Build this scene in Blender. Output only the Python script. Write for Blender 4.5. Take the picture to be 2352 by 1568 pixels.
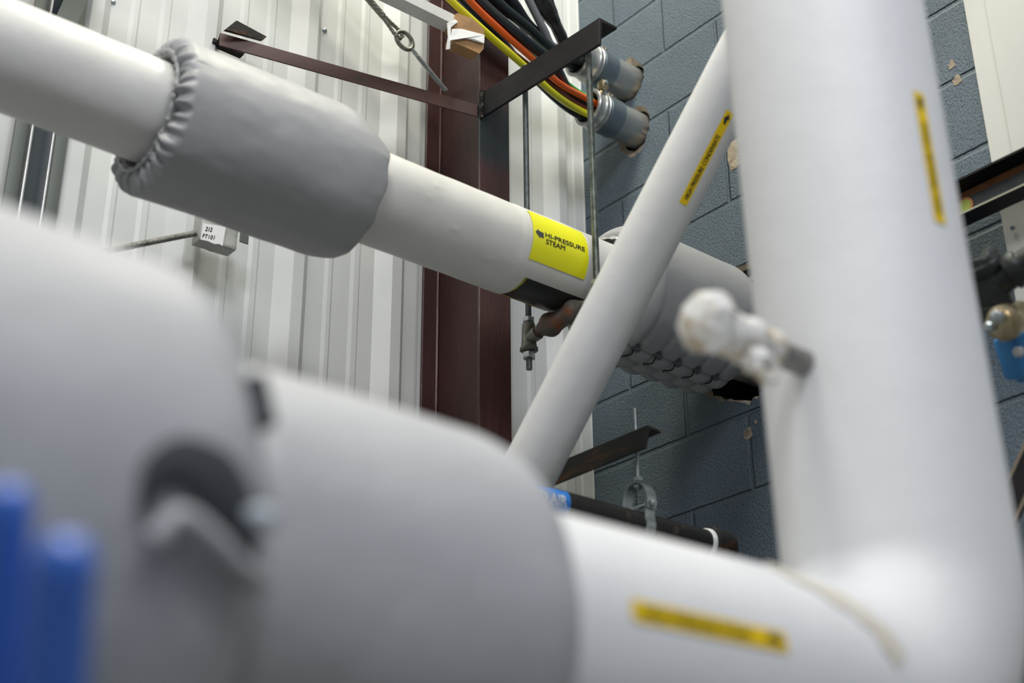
import bpy, bmesh, math, random
from math import sin, cos, pi, radians, sqrt, atan2, exp
from mathutils import Vector, Matrix, noise, geometry
random.seed(7)
for o in list(bpy.data.objects): bpy.data.objects.remove(o)
scn = bpy.context.scene
COL = scn.collection

# ------------------------------------------------------------------ camera
# Room frame: the two walls meet in the corner at x=0, y=0.  The corrugated
# wall is y=0 (x<0), the block wall is x=0 (y<0), z is up, metres.
FPX = 3332.0
CAMP = Vector((-2.548, -2.765, 1.6))
AX = Vector((0.775, 0.263, 0.575)); AY = Vector((-0.632, 0.335, 0.699)); AZ = Vector((-0.008, -0.905, 0.426))
cx_ = Vector((AX.x, AY.x, AZ.x)).normalized()          # camera right in the room frame
fw_ = Vector((AX.z, AY.z, AZ.z)); fw_ = (fw_ - cx_*fw_.dot(cx_)).normalized()
up_ = cx_.cross(fw_)
cd = bpy.data.cameras.new('camera'); cam = bpy.data.objects.new('camera', cd); COL.objects.link(cam)
M = Matrix((cx_, up_, -fw_)).transposed().to_4x4(); M.translation = CAMP
cam.matrix_world = M
cd.sensor_width = 36.0; cd.lens = FPX/2352*36.0
cd.clip_start = .05; cd.clip_end = 60
cd.dof.use_dof = True; cd.dof.focus_distance = 3.60; cd.dof.aperture_fstop = 2.15
scn.camera = cam

def dep(px, py, d):     # room position seen at a photograph pixel, at depth d
    return CAMP + cx_*((px-1176)/FPX*d) - up_*((py-784)/FPX*d) + fw_*d
def onx(px, py, X): r = dep(px, py, 1)-CAMP; return CAMP + r*((X-CAMP.x)/r.x)
def ony(px, py, Y): r = dep(px, py, 1)-CAMP; return CAMP + r*((Y-CAMP.y)/r.y)

# ------------------------------------------------------------------ world, lights, exposure
w = bpy.data.worlds.new('world'); scn.world = w; w.use_nodes = True
bg = w.node_tree.nodes['Background']; bg.inputs[0].default_value = (.86, .90, 1, 1); bg.inputs[1].default_value = .34
def area(name, loc, tgt, size, power, col, shape='SQUARE', size_y=None):
    l = bpy.data.lights.new(name, 'AREA'); l.energy = power; l.color = col; l.size = size
    if size_y: l.shape = 'RECTANGLE'; l.size_y = size_y
    o = bpy.data.objects.new(name, l); COL.objects.link(o); o.location = loc
    o.rotation_euler = (Vector(tgt)-Vector(loc)).to_track_quat('-Z', 'Y').to_euler(); return o
area('high_bay_light', (-.75, -.95, 5.9), (-.4, -.3, 3.9), .6, 80, (1, .97, .80))
area('high_bay_light', (-2.7, -1.5, 6.2), (-2.1, -1.6, 2.2), 1.0, 112, (1, .95, .80))
area('high_bay_light', (-3.9, -4.4, 5.9), (-1, -1.2, 2.8), 1.2, 150, (.96, .97, 1))
area('high_bay_light', (-1.9, -5.0, 5.9), (-1, -1.2, 2.8), 1.2, 112, (.94, .955, 1))
scn.view_settings.view_transform = 'Standard'; scn.view_settings.look = 'None'
scn.view_settings.exposure = -0.58; scn.view_settings.gamma = 1.0; scn.view_settings.use_curve_mapping = False

# ------------------------------------------------------------------ materials
def mat(name, col, rough=.5, metal=0, bump=0, bscale=40, var=0, vscale=6, col2=None, rust=None, rscale=9, ramt=.5, stretch=None, spec=.5, coat=0, bdet=4):
    m = bpy.data.materials.new(name); m.use_nodes = True; nt = m.node_tree; N = nt.nodes; L = nt.links
    b = N['Principled BSDF']; b.inputs['Roughness'].default_value = rough; b.inputs['Metallic'].default_value = metal
    b.inputs['Specular IOR Level'].default_value = spec; b.inputs['Coat Weight'].default_value = coat
    c = (*col, 1); b.inputs['Base Color'].default_value = c
    tc = N.new('ShaderNodeTexCoord'); mp = N.new('ShaderNodeMapping'); L.new(tc.outputs['Object'], mp.inputs[0])
    if stretch: mp.inputs['Scale'].default_value = stretch
    last = None
    def nz(sc, det=5, rg=.6):
        n = N.new('ShaderNodeTexNoise'); n.inputs['Scale'].default_value = sc; n.inputs['Detail'].default_value = det
        n.inputs['Roughness'].default_value = rg; L.new(mp.outputs[0], n.inputs['Vector']); return n
    if var or col2:
        n = nz(vscale); r = N.new('ShaderNodeValToRGB'); r.color_ramp.elements[0].position = .35; r.color_ramp.elements[1].position = .68
        c2 = col2 or tuple(v*(1-var) for v in col)
        r.color_ramp.elements[0].color = c; r.color_ramp.elements[1].color = (*c2, 1)
        L.new(n.outputs[0], r.inputs[0]); last = r.outputs[0]
    if rust:
        n = nz(rscale, 9, .7); r = N.new('ShaderNodeValToRGB'); r.color_ramp.elements[0].position = 1-ramt-.06; r.color_ramp.elements[1].position = 1-ramt+.08
        r.color_ramp.elements[0].color = (0, 0, 0, 1); r.color_ramp.elements[1].color = (1, 1, 1, 1)
        L.new(n.outputs[0], r.inputs[0])
        mx = N.new('ShaderNodeMix'); mx.data_type = 'RGBA'; L.new(r.outputs[0], mx.inputs[0])
        mx.inputs[6].default_value = c
        if last: L.new(last, mx.inputs[6])
        mx.inputs[7].default_value = (*rust, 1); last = mx.outputs[2]
    if last: L.new(last, b.inputs['Base Color'])
    if bump:
        n = nz(bscale, bdet); bp = N.new('ShaderNodeBump'); bp.inputs['Strength'].default_value = 1; bp.inputs['Distance'].default_value = bump
        L.new(n.outputs[0], bp.inputs['Height']); L.new(bp.outputs[0], b.inputs['Normal'])
    return m

MT = {}
MT['white_sheet'] = mat('white_wall_sheet', (.62, .635, .625), .42, bump=.0008, bscale=14, var=.06, vscale=5)
MT['pipe_white'] = mat('white_painted_jacketing', (.72, .73, .75), .45, bump=.0016, bscale=16, col2=(.69, .695, .68), vscale=4)
MT['pipe_cloth'] = mat('white_painted_canvas', (.70, .70, .685), .48, bump=.0022, bscale=11, col2=(.64, .635, .60), vscale=5, bdet=7)
MT['grey_fabric'] = mat('grey_silicone_cloth', (.355, .36, .37), .5, bump=.0025, bscale=9, col2=(.335, .34, .35), vscale=6, bdet=3)
MT['grey_fabric_near'] = mat('pale_grey_silicone_cloth', (.475, .485, .50), .55, bump=.006, bscale=5, col2=(.445, .455, .475), vscale=4)
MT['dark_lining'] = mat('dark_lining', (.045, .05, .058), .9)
MT['maroon'] = mat('red_oxide_primer', (.085, .030, .026), .4, bump=.0012, bscale=55, col2=(.06, .02, .018), vscale=9, stretch=(1, 1, .25))
MT['maroon_flat'] = mat('red_oxide_primer_smooth', (.075, .026, .023), .45, col2=(.055, .019, .017), vscale=7)
MT['black_steel'] = mat('black_mill_steel', (.009, .009, .012), .55, 0, bump=.0008, bscale=60, spec=.22, col2=(.016, .013, .015), vscale=14)
MT['rusty_black'] = mat('rusty_black_steel', (.014, .014, .013), .55, 0, bump=.001, bscale=60, spec=.25, rust=(.085, .032, .008), rscale=16, ramt=.42, stretch=(1, .25, 1.4))
MT['zinc'] = mat('zinc_plated_steel', (.52, .56, .57), .3, .85, col2=(.36, .40, .42), vscale=60)
MT['zinc_dull'] = mat('dull_zinc_rod', (.27, .30, .30), .4, .6, col2=(.16, .185, .19), vscale=50)
MT['galv'] = mat('galvanised_conduit', (.50, .51, .50), .33, .75, bump=.0005, bscale=80, col2=(.36, .37, .37), vscale=14, stretch=(.2, 1, 1))
MT['rod_grey'] = mat('grey_zinc_rod', (.34, .37, .34), .42, .55, col2=(.16, .18, .17), vscale=45)
MT['rope'] = mat('weathered_wire_rope', (.30, .30, .27), .42, .7, col2=(.15, .15, .13), vscale=90)
MT['coupling'] = mat('grey_blue_zinc', (.23, .28, .32), .35, .7, col2=(.19, .24, .28), vscale=12)
MT['cast_rust'] = mat('rusty_cast_iron', (.13, .115, .10), .5, .45, bump=.003, bscale=40, rust=(.24, .085, .03), rscale=22, ramt=.47)
MT['cast_grey'] = mat('grey_cast_iron', (.17, .17, .155), .45, .6, bump=.002, bscale=60, col2=(.32, .31, .26), vscale=70)
MT['shield'] = mat('dark_stained_shield', (.052, .055, .054), .42, .5, bump=.001, bscale=30, rust=(.10, .055, .025), rscale=18, ramt=.40)
MT['insulation'] = mat('yellow_glass_wool', (.58, .54, .12), .9, bump=.004, bscale=120, var=.3, vscale=60)
MT['label_yellow'] = mat('lemon_label', (.80, .78, .010), .32)
MT['tape_yellow'] = mat('amber_tape', (.90, .62, .002), .35)
MT['ink'] = mat('black_ink', (.018, .018, .02), .5)
MT['ink_grey'] = mat('grey_black_ink', (.05, .055, .05), .5)
MT['label_blue'] = mat('blue_label', (.025, .20, .66), .35)
MT['ink_white'] = mat('white_ink', (.75, .80, .82), .45)
MT['paper'] = mat('white_paper', (.80, .80, .79), .7, bump=.001, bscale=60)
MT['cardboard'] = mat('cardboard', (.36, .20, .085), .75, bump=.002, bscale=30, var=.25, vscale=20)
MT['tape_white'] = mat('white_tape', (.82, .83, .84), .35, bump=.002, bscale=50)
MT['plastic_wrap'] = mat('cloudy_plastic_wrap', (.42, .43, .40), .3, bump=.004, bscale=35, var=.15, vscale=20)
MT['cab_black'] = mat('black_cable', (.012, .016, .02), .28, bump=.0015, bscale=25)
MT['tape_black'] = mat('black_wrapped_tape', (.012, .014, .014), .18, bump=.012, bscale=22, stretch=(1, 1, .5), bdet=6)
MT['cab_yellow'] = mat('yellow_cable', (.66, .62, .015), .32)
MT['cab_orange'] = mat('orange_cable', (.66, .10, .012), .32)
MT['cab_brown'] = mat('brown_cable', (.11, .03, .018), .35)
MT['cab_green'] = mat('green_cable', (.02, .36, .07), .32)
MT['cab_grey'] = mat('grey_cable', (.22, .23, .24), .4)
MT['pipe_black'] = mat('black_iron_pipe', (.020, .019, .019), .36, .3, rust=(.12, .085, .05), rscale=26, ramt=.36, bump=.001, bscale=60)
MT['brass'] = mat('tarnished_brass', (.50, .42, .28), .28, .9, bump=.003, bscale=50)
MT['blue_paint'] = mat('sky_blue_paint', (.045, .25, .58), .35)
MT['blue_grip'] = mat('deep_blue_vinyl', (.02, .15, .66), .42, coat=.5, spec=1)
MT['iron_dark'] = mat('dark_malleable_iron', (.032, .036, .036), .4, .5, bump=.004, bscale=30)
MT['white_enamel'] = mat('chipped_white_enamel', (.80, .80, .78), .28, rust=(.46, .36, .22), rscale=30, ramt=.46, bump=.006, bscale=40)
MT['nipple'] = mat('weathered_steel_nipple', (.28, .28, .26), .4, .6, var=.3, vscale=40)
MT['concrete'] = mat('floor_concrete', (.20, .20, .19), .7, bump=.002, bscale=20, var=.2, vscale=2)
MT['chip'] = mat('broken_block', (.42, .35, .26), .95, bump=.006, bscale=60, col2=(.24, .20, .16), vscale=40)
MT['cavity'] = mat('dark_block_core', (.02, .022, .024), .95, bump=.006, bscale=50)  # near-black colour for the hole insides and bolt-hole discs
MT['weld'] = mat('weld_bead', (.06, .055, .05), .35, .7, bump=.004, bscale=120)
MT['strut_white'] = mat('white_strut', (.60, .61, .61), .4, col2=(.5, .5, .5), vscale=12)
MT['panel'] = mat('offwhite_panel', (.60, .60, .565), .5, bump=.0008, bscale=10, var=.05, vscale=3)
MT['glass_dark'] = mat('dark_steel_slot', (.008, .016, .024), .4, 0, col2=(.012, .024, .032), vscale=20)
MT['grey_shade'] = mat('grey_steel_and_shade', (.10, .115, .105), .5, .2)  # steel of the box clip, and the strips that stand for shade
MT['hasp'] = mat('white_nylon', (.66, .72, .78), .35)

# block wall: bed and head joints, glossy pitted paint
def block_mat():
    m = bpy.data.materials.new('painted_concrete_block'); m.use_nodes = True; nt = m.node_tree; N = nt.nodes; L = nt.links
    b = N['Principled BSDF']; b.inputs['Roughness'].default_value = .42; b.inputs['Specular IOR Level'].default_value = .45
    tc = N.new('ShaderNodeTexCoord'); sp = N.new('ShaderNodeSeparateXYZ'); L.new(tc.outputs['Object'], sp.inputs[0])
    cb = N.new('ShaderNodeCombineXYZ')
    def ma(op, a, v):
        n = N.new('ShaderNodeMath'); n.operation = op; L.new(a, n.inputs[0]); n.inputs[1].default_value = v; return n.outputs[0]
    wob = N.new('ShaderNodeTexNoise'); wob.inputs['Scale'].default_value = 14; L.new(tc.outputs['Object'], wob.inputs[0])
    wv = ma('MULTIPLY', ma('SUBTRACT', wob.outputs[0], .5), .004)
    u = ma('ADD', sp.outputs[1], .163+.407*20+.004); v = ma('ADD', sp.outputs[2], -2.56+.2*20+.004)
    au = N.new('ShaderNodeMath'); L.new(u, au.inputs[0]); L.new(wv, au.inputs[1]); av = N.new('ShaderNodeMath'); L.new(v, av.inputs[0]); L.new(wv, av.inputs[1])
    L.new(au.outputs[0], cb.inputs[0]); L.new(av.outputs[0], cb.inputs[1])
    br = N.new('ShaderNodeTexBrick'); L.new(cb.outputs[0], br.inputs['Vector'])
    br.offset = .5; br.offset_frequency = 2; br.squash = 1
    br.inputs['Scale'].default_value = 1; br.inputs['Brick Width'].default_value = .407; br.inputs['Row Height'].default_value = .2
    br.inputs['Mortar Size'].default_value = .0085; br.inputs['Mortar Smooth'].default_value = .7
    br.inputs['Color1'].default_value = (.108, .152, .196, 1); br.inputs['Color2'].default_value = (.118, .161, .204, 1); br.inputs['Mortar'].default_value = (.108, .150, .190, 1)
    # pits and drips
    n1 = N.new('ShaderNodeTexNoise'); n1.inputs['Scale'].default_value = 150; n1.inputs['Detail'].default_value = 5; n1.inputs['Roughness'].default_value = .62
    L.new(tc.outputs['Object'], n1.inputs[0])
    n3 = N.new('ShaderNodeTexNoise'); n3.inputs['Scale'].default_value = 5; n3.inputs['Detail'].default_value = 6; L.new(tc.outputs['Object'], n3.inputs[0])
    r3 = N.new('ShaderNodeValToRGB'); r3.color_ramp.elements[0].position = .3; r3.color_ramp.elements[1].position = .7
    r3.color_ramp.elements[0].color = (.86, .88, .9, 1); r3.color_ramp.elements[1].color = (1.08, 1.08, 1.06, 1); L.new(n3.outputs[0], r3.inputs[0])
    mx = N.new('ShaderNodeMix'); mx.data_type = 'RGBA'; mx.blend_type = 'MULTIPLY'; mx.inputs[0].default_value = 1
    L.new(br.outputs['Color'], mx.inputs[6]); L.new(r3.outputs[0], mx.inputs[7])
    vo = N.new('ShaderNodeTexNoise'); vo.inputs['Scale'].default_value = 230; vo.inputs['Detail'].default_value = 2; L.new(tc.outputs['Object'], vo.inputs[0])
    rp = N.new('ShaderNodeValToRGB'); rp.color_ramp.elements[0].position = .34; rp.color_ramp.elements[1].position = .40
    rp.color_ramp.elements[0].color = (.25, .25, .25, 1); L.new(vo.outputs[0], rp.inputs[0])
    mx2 = N.new('ShaderNodeMix'); mx2.data_type = 'RGBA'; mx2.blend_type = 'MULTIPLY'; mx2.inputs[0].default_value = 1
    L.new(mx.outputs[2], mx2.inputs[6]); L.new(rp.outputs[0], mx2.inputs[7]); L.new(mx2.outputs[2], b.inputs['Base Color'])
    h1 = ma('MULTIPLY', br.outputs['Fac'], -.012); h2 = ma('MULTIPLY', n1.outputs[0], .0068); h3 = ma('MULTIPLY', rp.outputs[0], .002)
    s1 = N.new('ShaderNodeMath'); L.new(h1, s1.inputs[0]); L.new(h2, s1.inputs[1]); s2 = N.new('ShaderNodeMath'); L.new(s1.outputs[0], s2.inputs[0]); L.new(h3, s2.inputs[1])
    bp = N.new('ShaderNodeBump'); bp.inputs['Strength'].default_value = 1; bp.inputs['Distance'].default_value = 1
    L.new(s2.outputs[0], bp.inputs['Height']); L.new(bp.outputs[0], b.inputs['Normal'])
    return m
MT['block'] = block_mat()

# column: maroon with overspray of black paint beside the bracket weld (a mark with its own shape)
def column_mat():
    m = mat('red_oxide_column', (.050, .016, .0155), .42, bump=.0016, bscale=60, col2=(.034, .011, .010), vscale=9, stretch=(1, 1, .22))
    nt = m.node_tree; N = nt.nodes; L = nt.links; b = N['Principled BSDF']
    src = b.inputs['Base Color'].links[0].from_socket
    g = N.new('ShaderNodeNewGeometry'); sp = N.new('ShaderNodeSeparateXYZ'); L.new(g.outputs['Position'], sp.inputs[0])
    nz = N.new('ShaderNodeTexNoise'); nz.inputs['Scale'].default_value = 12; L.new(g.outputs['Position'], nz.inputs[0])
    def ma(op, a, v, a2=None):
        n = N.new('ShaderNodeMath'); n.operation = op; L.new(a, n.inputs[0])
        if a2 is not None: L.new(a2, n.inputs[1])
        else: n.inputs[1].default_value = v
        n.use_clamp = op == 'MULTIPLY_ADD'; return n.outputs[0]
    zz = ma('ADD', sp.outputs[2], 0, ma('MULTIPLY', ma('SUBTRACT', nz.outputs[0], .5), .05))
    lo = N.new('ShaderNodeMapRange'); lo.inputs[1].default_value = 3.585; lo.inputs[2].default_value = 3.64; L.new(zz, lo.inputs[0])
    hi = N.new('ShaderNodeMapRange'); hi.inputs[1].default_value = 3.83; hi.inputs[2].default_value = 3.76; L.new(zz, hi.inputs[0])
    fy = N.new('ShaderNodeMapRange'); fy.inputs[1].default_value = -.262; fy.inputs[2].default_value = -.27; L.new(sp.outputs[1], fy.inputs[0])
    f = ma('MULTIPLY', ma('MULTIPLY', lo.outputs[0], 0, hi.outputs[0]), 0, fy.outputs[0])
    mx = N.new('ShaderNodeMix'); mx.data_type = 'RGBA'; L.new(f, mx.inputs[0]); L.new(src, mx.inputs[6]); mx.inputs[7].default_value = (.012, .017, .022, 1)
    L.new(mx.outputs[2], b.inputs['Base Color']); return m
MT['column'] = column_mat()

# white main: tan heat stain along the mitre weld
def main_mat():
    m = mat('white_main_jacketing', (.80, .81, .825), .5, bump=.002, bscale=9, col2=(.78, .79, .80), vscale=3)
    return m
MT['main'] = main_mat()
MT['stain'] = mat('tan_sealant', (.66, .61, .52), .5, col2=(.72, .69, .62), vscale=20)

# ------------------------------------------------------------------ object helpers
WO = {}
NV = lambda a, b, c: noise.noise(Vector((a, b, c)))
def link(name, bm, m, parent=None, smooth=True, loc=None, angle=35):
    bmesh.ops.remove_doubles(bm, verts=bm.verts, dist=1e-6)
    bmesh.ops.recalc_face_normals(bm, faces=bm.faces)
    me = bpy.data.meshes.new(name)
    if loc is None:
        mn = Vector((1e9,)*3); mxv = Vector((-1e9,)*3)
        for v in bm.verts:
            for i in range(3): mn[i] = min(mn[i], v.co[i]); mxv[i] = max(mxv[i], v.co[i])
        loc = (mn+mxv)/2
    if name.startswith('wall') or name == 'floor': loc = Vector((0, 0, 0))
    loc = Vector(loc)
    for v in bm.verts: v.co -= loc
    bm.to_mesh(me); bm.free()
    if isinstance(m, (list, tuple)):
        for x in m: me.materials.append(x)
    else: me.materials.append(m)
    if smooth:
        for p in me.polygons: p.use_smooth = True
        me.set_sharp_from_angle(angle=radians(angle))
    o = bpy.data.objects.new(name, me); COL.objects.link(o)
    pl = Vector((0, 0, 0))
    if parent: o.parent = parent; pl = WO[parent.name]
    o.location = loc-pl; WO[o.name] = loc
    return o
def thing(name, loc, label, cat, group=None):
    o = bpy.data.objects.new(name, None); COL.objects.link(o); o.location = loc; WO[o.name] = Vector(loc)
    o.empty_display_size = .05
    return tag(o, label, cat, group)
def tag(o, label, cat=None, group=None, kind=None):
    if label: o['label'] = label
    if cat: o['category'] = cat
    if group: o['group'] = group
    if kind: o['kind'] = kind
    return o

def frame(d):
    d = Vector(d).normalized(); a = Vector((0, 0, 1)) if abs(d.z) < .9 else Vector((1, 0, 0))
    u = a.cross(d).normalized(); return d, u, d.cross(u)
def ring(bm, c, u, v, r, n, ph=0): return [bm.verts.new(c+u*(cos(2*pi*i/n+ph)*r)+v*(sin(2*pi*i/n+ph)*r)) for i in range(n)]
def bridge(bm, a, b, mi=0):
    n = len(a)
    for i in range(n):
        f = bm.faces.new((a[i], a[(i+1) % n], b[(i+1) % n], b[i])); f.material_index = mi
def lathe(bm, p0, d, prof, n=32, caps=True, ph=0, mi=0):
    """prof: list of (distance along d, radius)"""
    p0 = Vector(p0); d, u, v = frame(d); prev = None; first = None
    for s, r in prof:
        rg = ring(bm, p0+d*s, u, v, max(r, 1e-5), n, ph)
        if prev: bridge(bm, prev, rg, mi)
        else: first = rg
        prev = rg
    if caps: bm.faces.new(first).material_index = mi; bm.faces.new(prev).material_index = mi
def cyl(bm, p0, p1, r, n=24, r2=None, caps=True, ph=0):
    p0 = Vector(p0); p1 = Vector(p1); L = (p1-p0).length
    lathe(bm, p0, p1-p0, [(0, r), (L, r if r2 is None else r2)], n, caps, ph)
def bevcyl(bm, p0, p1, r, b=.002, n=24):
    p0 = Vector(p0); p1 = Vector(p1); L = (p1-p0).length
    lathe(bm, p0, p1-p0, [(0, r-b), (b*.3, r-b*.3), (b, r), (L-b, r), (L-b*.3, r-b*.3), (L, r-b)], n)
def hexnut(bm, c, d, r, h, hole=None):
    d = Vector(d).normalized(); c = Vector(c)-d*h/2; b = h*.12
    lathe(bm, c, d, [(0, r*.9), (b, r), (h-b, r), (h, r*.9)], 6, ph=.3)
def box(bm, lo, hi, bev=0, rot=None, piv=None):
    lo = Vector(lo); hi = Vector(hi); c = (lo+hi)/2; s = hi-lo
    t = bmesh.ops.create_cube(bm, size=1)['verts']
    for v in t: v.co = Vector((v.co.x*s.x, v.co.y*s.y, v.co.z*s.z))+c
    if bev:
        es = list({e for v in t for e in v.link_edges})
        r = bmesh.ops.bevel(bm, geom=es, offset=bev, segments=2, affect='EDGES', profile=.5)
        t = list({v for f in r['faces'] for v in f.verts} | {v for v in t if v.is_valid})
    if rot is not None:
        pv = Vector(piv) if piv is not None else c
        for v in t: v.co = rot @ (v.co-pv) + pv
    return t
def catmull(pts, seg=10):
    P = [Vector(p) for p in pts]; P = [P[0]*2-P[1]]+P+[P[-1]*2-P[-2]]; out = []
    for i in range(1, len(P)-2):
        for k in range(seg):
            t = k/seg; a, b, c, d = P[i-1:i+3]
            out.append(.5*((2*b)+(c-a)*t+(2*a-5*b+4*c-d)*t*t+(3*b-a-3*c+d)*t**3))
    out.append(P[-2]); return out
def tube(bm, pts, r, n=14, caps=True, rfun=None, twist=None):
    """sweep a round section; rfun(k, i) may vary the radius, twist = lobes/turn for rope"""
    P = [Vector(p) for p in pts]; T = [(P[min(i+1, len(P)-1)]-P[max(i-1, 0)]).normalized() for i in range(len(P))]
    d, u, v = frame(T[0]); prev = None; first = None; acc = 0
    for i, p in enumerate(P):
        t = T[i]; u = (u-t*u.dot(t)).normalized(); v = t.cross(u)
        if i: acc += (P[i]-P[i-1]).length
        rg = []
        for k in range(n):
            a = 2*pi*k/n; rr = r
            if rfun: rr = rfun(acc, a)
            rg.append(bm.verts.new(p+u*(cos(a)*rr)+v*(sin(a)*rr)))
        if prev: bridge(bm, prev, rg)
        else: first = rg
        prev = rg
    if caps: bm.faces.new(first); bm.faces.new(prev)
def prism(bm, poly, o, e1, e2, vec):
    """extrude polygon poly (2D) placed at o in axes e1,e2 along vec"""
    o = Vector(o); e1 = Vector(e1); e2 = Vector(e2); vec = Vector(vec)
    a = [bm.verts.new(o+e1*x+e2*y) for x, y in poly]; b = [bm.verts.new(o+e1*x+e2*y+vec) for x, y in poly]
    bm.faces.new(a); bm.faces.new(b); bridge(bm, a, b)
def threaded(bm, p0, p1, r, pitch=.0017, n=14):
    p0 = Vector(p0); p1 = Vector(p1); L = (p1-p0).length; k = int(L/pitch); prof = [(0, r*.75)]
    for i in range(k):
        prof += [((i+.15)*pitch, r*.86), ((i+.5)*pitch, r), ((i+.8)*pitch, r*.86)]
    prof.append((L, r*.75)); lathe(bm, p0, p1-p0, prof, n)
def text_polys(s, size, bold=0.0, shear=0, sx=1, space=1):
    c = bpy.data.curves.new('t', 'FONT'); c.body = s; c.size = size; c.offset = bold; c.shear = shear; c.space_character = space
    c.align_x = 'LEFT'; o = bpy.data.objects.new('t', c); COL.objects.link(o)
    me = o.to_mesh(); V = [(v.co.x*sx, v.co.y) for v in me.vertices]; F = [tuple(p.vertices) for p in me.polygons]
    o.to_mesh_clear(); bpy.data.objects.remove(o); return V, F
def text_obj(name, s, size, fn, m, parent, fit=None, **k):
    """fn maps (u, v, h) to a room point; the letters get a thin raised body"""
    bold = k.pop('bold', 0); V, F = text_polys(s, size, **k)
    if fit:
        x0 = min(v[0] for v in V); x1 = max(v[0] for v in V); V = [((v[0]-x0)*fit/(x1-x0), v[1]) for v in V]
    bm = bmesh.new()
    for du, dv in ((0, 0), (bold, 0), (-bold, 0), (0, bold), (0, -bold)) if bold else ((0, 0),):
        a = [bm.verts.new((x+du, y+dv, 0)) for x, y in V]
        for f in F:
            try: bm.faces.new([a[i] for i in f])
            except ValueError: pass
    bmesh.ops.triangulate(bm, faces=bm.faces[:])
    y0 = min(v[1] for v in V); y1 = max(v[1] for v in V)
    for k in range(1, 14):
        bmesh.ops.bisect_plane(bm, geom=bm.verts[:]+bm.edges[:]+bm.faces[:], plane_co=(0, y0+(y1-y0)*k/14, 0), plane_no=(0, 1, 0))
    for v in bm.verts: v.co = fn(v.co.x, v.co.y, .00025)
    return link(name, bm, m, parent, smooth=False)
def poly_obj(name, poly, fn, m, parent):
    bm = bmesh.new(); bm.faces.new([bm.verts.new((x, y, 0)) for x, y in poly]); bmesh.ops.triangulate(bm, faces=bm.faces[:])
    y0 = min(p[1] for p in poly); y1 = max(p[1] for p in poly)
    for k in range(1, 12):
        bmesh.ops.bisect_plane(bm, geom=bm.verts[:]+bm.edges[:]+bm.faces[:], plane_co=(0, y0+(y1-y0)*k/12, 0), plane_no=(0, 1, 0))
    for v in bm.verts: v.co = fn(v.co.x, v.co.y, .0003)
    return link(name, bm, m, parent, smooth=False)

# ------------------------------------------------------------------ setting
bm = bmesh.new(); box(bm, (-7, -8, -.1), (.3, .3, 0)); tag(link('floor', bm, MT['concrete'], smooth=False), 'grey concrete floor', kind='structure')

def rib_profile(x0, x1):
    pts = []
    k = math.floor((x0+.938)/.29)-1
    while True:
        s = -.938+.29*k; k += 1
        if s > x1+.3: break
        for dx, y in ((-.232, 0), (-.222, -.0035), (-.212, -.0035), (-.206, 0), (-.156, 0), (-.146, -.0035), (-.132, -.0035), (-.126, 0),
                      (-.084, 0), (-.046, -.028), (-.016, -.028), (.010, 0)):
            pts.append((s+dx, y))
    pts = [p for p in pts if x0 <= p[0] <= x1]
    return [(x0, 0)]+pts+[(x1, 0)]
bm = bmesh.new(); pr = rib_profile(-4.6, 0)
lo = [bm.verts.new((x, y, 0)) for x, y in pr]; hi = [bm.verts.new((x, y, 6.2)) for x, y in pr]
lob = [bm.verts.new((x, y+.0015, 0)) for x, y in pr]; hib = [bm.verts.new((x, y+.0015, 6.2)) for x, y in pr]
for i in range(len(pr)-1):
    bm.faces.new((lo[i], lo[i+1], hi[i+1], hi[i])); bm.faces.new((lob[i], hib[i], hib[i+1], lob[i+1]))
    bm.faces.new((lo[i], lob[i], lob[i+1], lo[i+1])); bm.faces.new((hi[i], hi[i+1], hib[i+1], hib[i]))
tag(link('wall_left', bm, MT['white_sheet'], smooth=False), 'white ribbed sheet metal wall', kind='structure')
bm = bmesh.new(); box(bm, (-4.6, .05, 0), (.0, .2, 6.2)); box(bm, (-4.6, .003, 3.2), (0, .05, 3.32))
tag(link('wall_back', bm, MT['strut_white'], smooth=False), 'backing of the ribbed sheet metal wall', kind='structure')
# corner trim
bm = bmesh.new(); prism(bm, [(-.040, -.002), (-.036, -.010), (-.006, -.012), (-.001, -.014), (-.001, -.002)], (0, 0, 0), (1, 0, 0), (0, 1, 0), (0, 0, 6.2))
tag(link('trim_1', bm, MT['white_sheet'], smooth=False), 'white metal trim in the corner', kind='structure')

# block wall with ragged holes
def ragged(cy, cz, r, n, amp, seed, sy=1, sz=1, ph=0):
    out = []
    for i in range(n):
        a = 2*pi*i/n; q = noise.noise(Vector((cos(a)*2+seed, sin(a)*2, seed*.7)))+.6*noise.noise(Vector((cos(a)*7, sin(a)*7+seed, 3)))+.4*noise.noise(Vector((cos(a)*17, sin(a)*17+seed, 5)))
        rr = r+amp*q; out.append(Vector((cy+cos(a)*rr*sy, cz+sin(a)*rr*sz)))
    return out
HOLES = [((-.590, 3.175), .176, .014, 1.3, .008), ((-.218, 4.135), .0585, .005, 4.1, .008), ((-.235, 3.962), .0590, .006, 7.7, .011)]
inner = []; outer = []
for (cy, cz), r, amp, sd, ex in HOLES:
    inner.append(ragged(cy, cz, r, 90, amp, sd)); outer.append(ragged(cy, cz, r+ex, 90, amp*1.6, sd))
for i in range(90):      # the chip under the lower conduit and above the upper one are bigger
    a = 2*pi*i/90
    g = exp(-((a-radians(265))/.55)**2)*.020; d = outer[2][i]-Vector((-.235, 3.962)); outer[2][i] += d.normalized()*g
    g = exp(-((a-radians(100))/.35)**2)*.022; d = outer[1][i]-Vector((-.218, 4.135)); outer[1][i] += d.normalized()*g
    for k in range(3):
        c = Vector(HOLES[k][0])
        if (outer[k][i]-c).length < (inner[k][i]-c).length+.003: outer[k][i] = c+(inner[k][i]-c)*(1+.003/(inner[k][i]-c).length)
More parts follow.
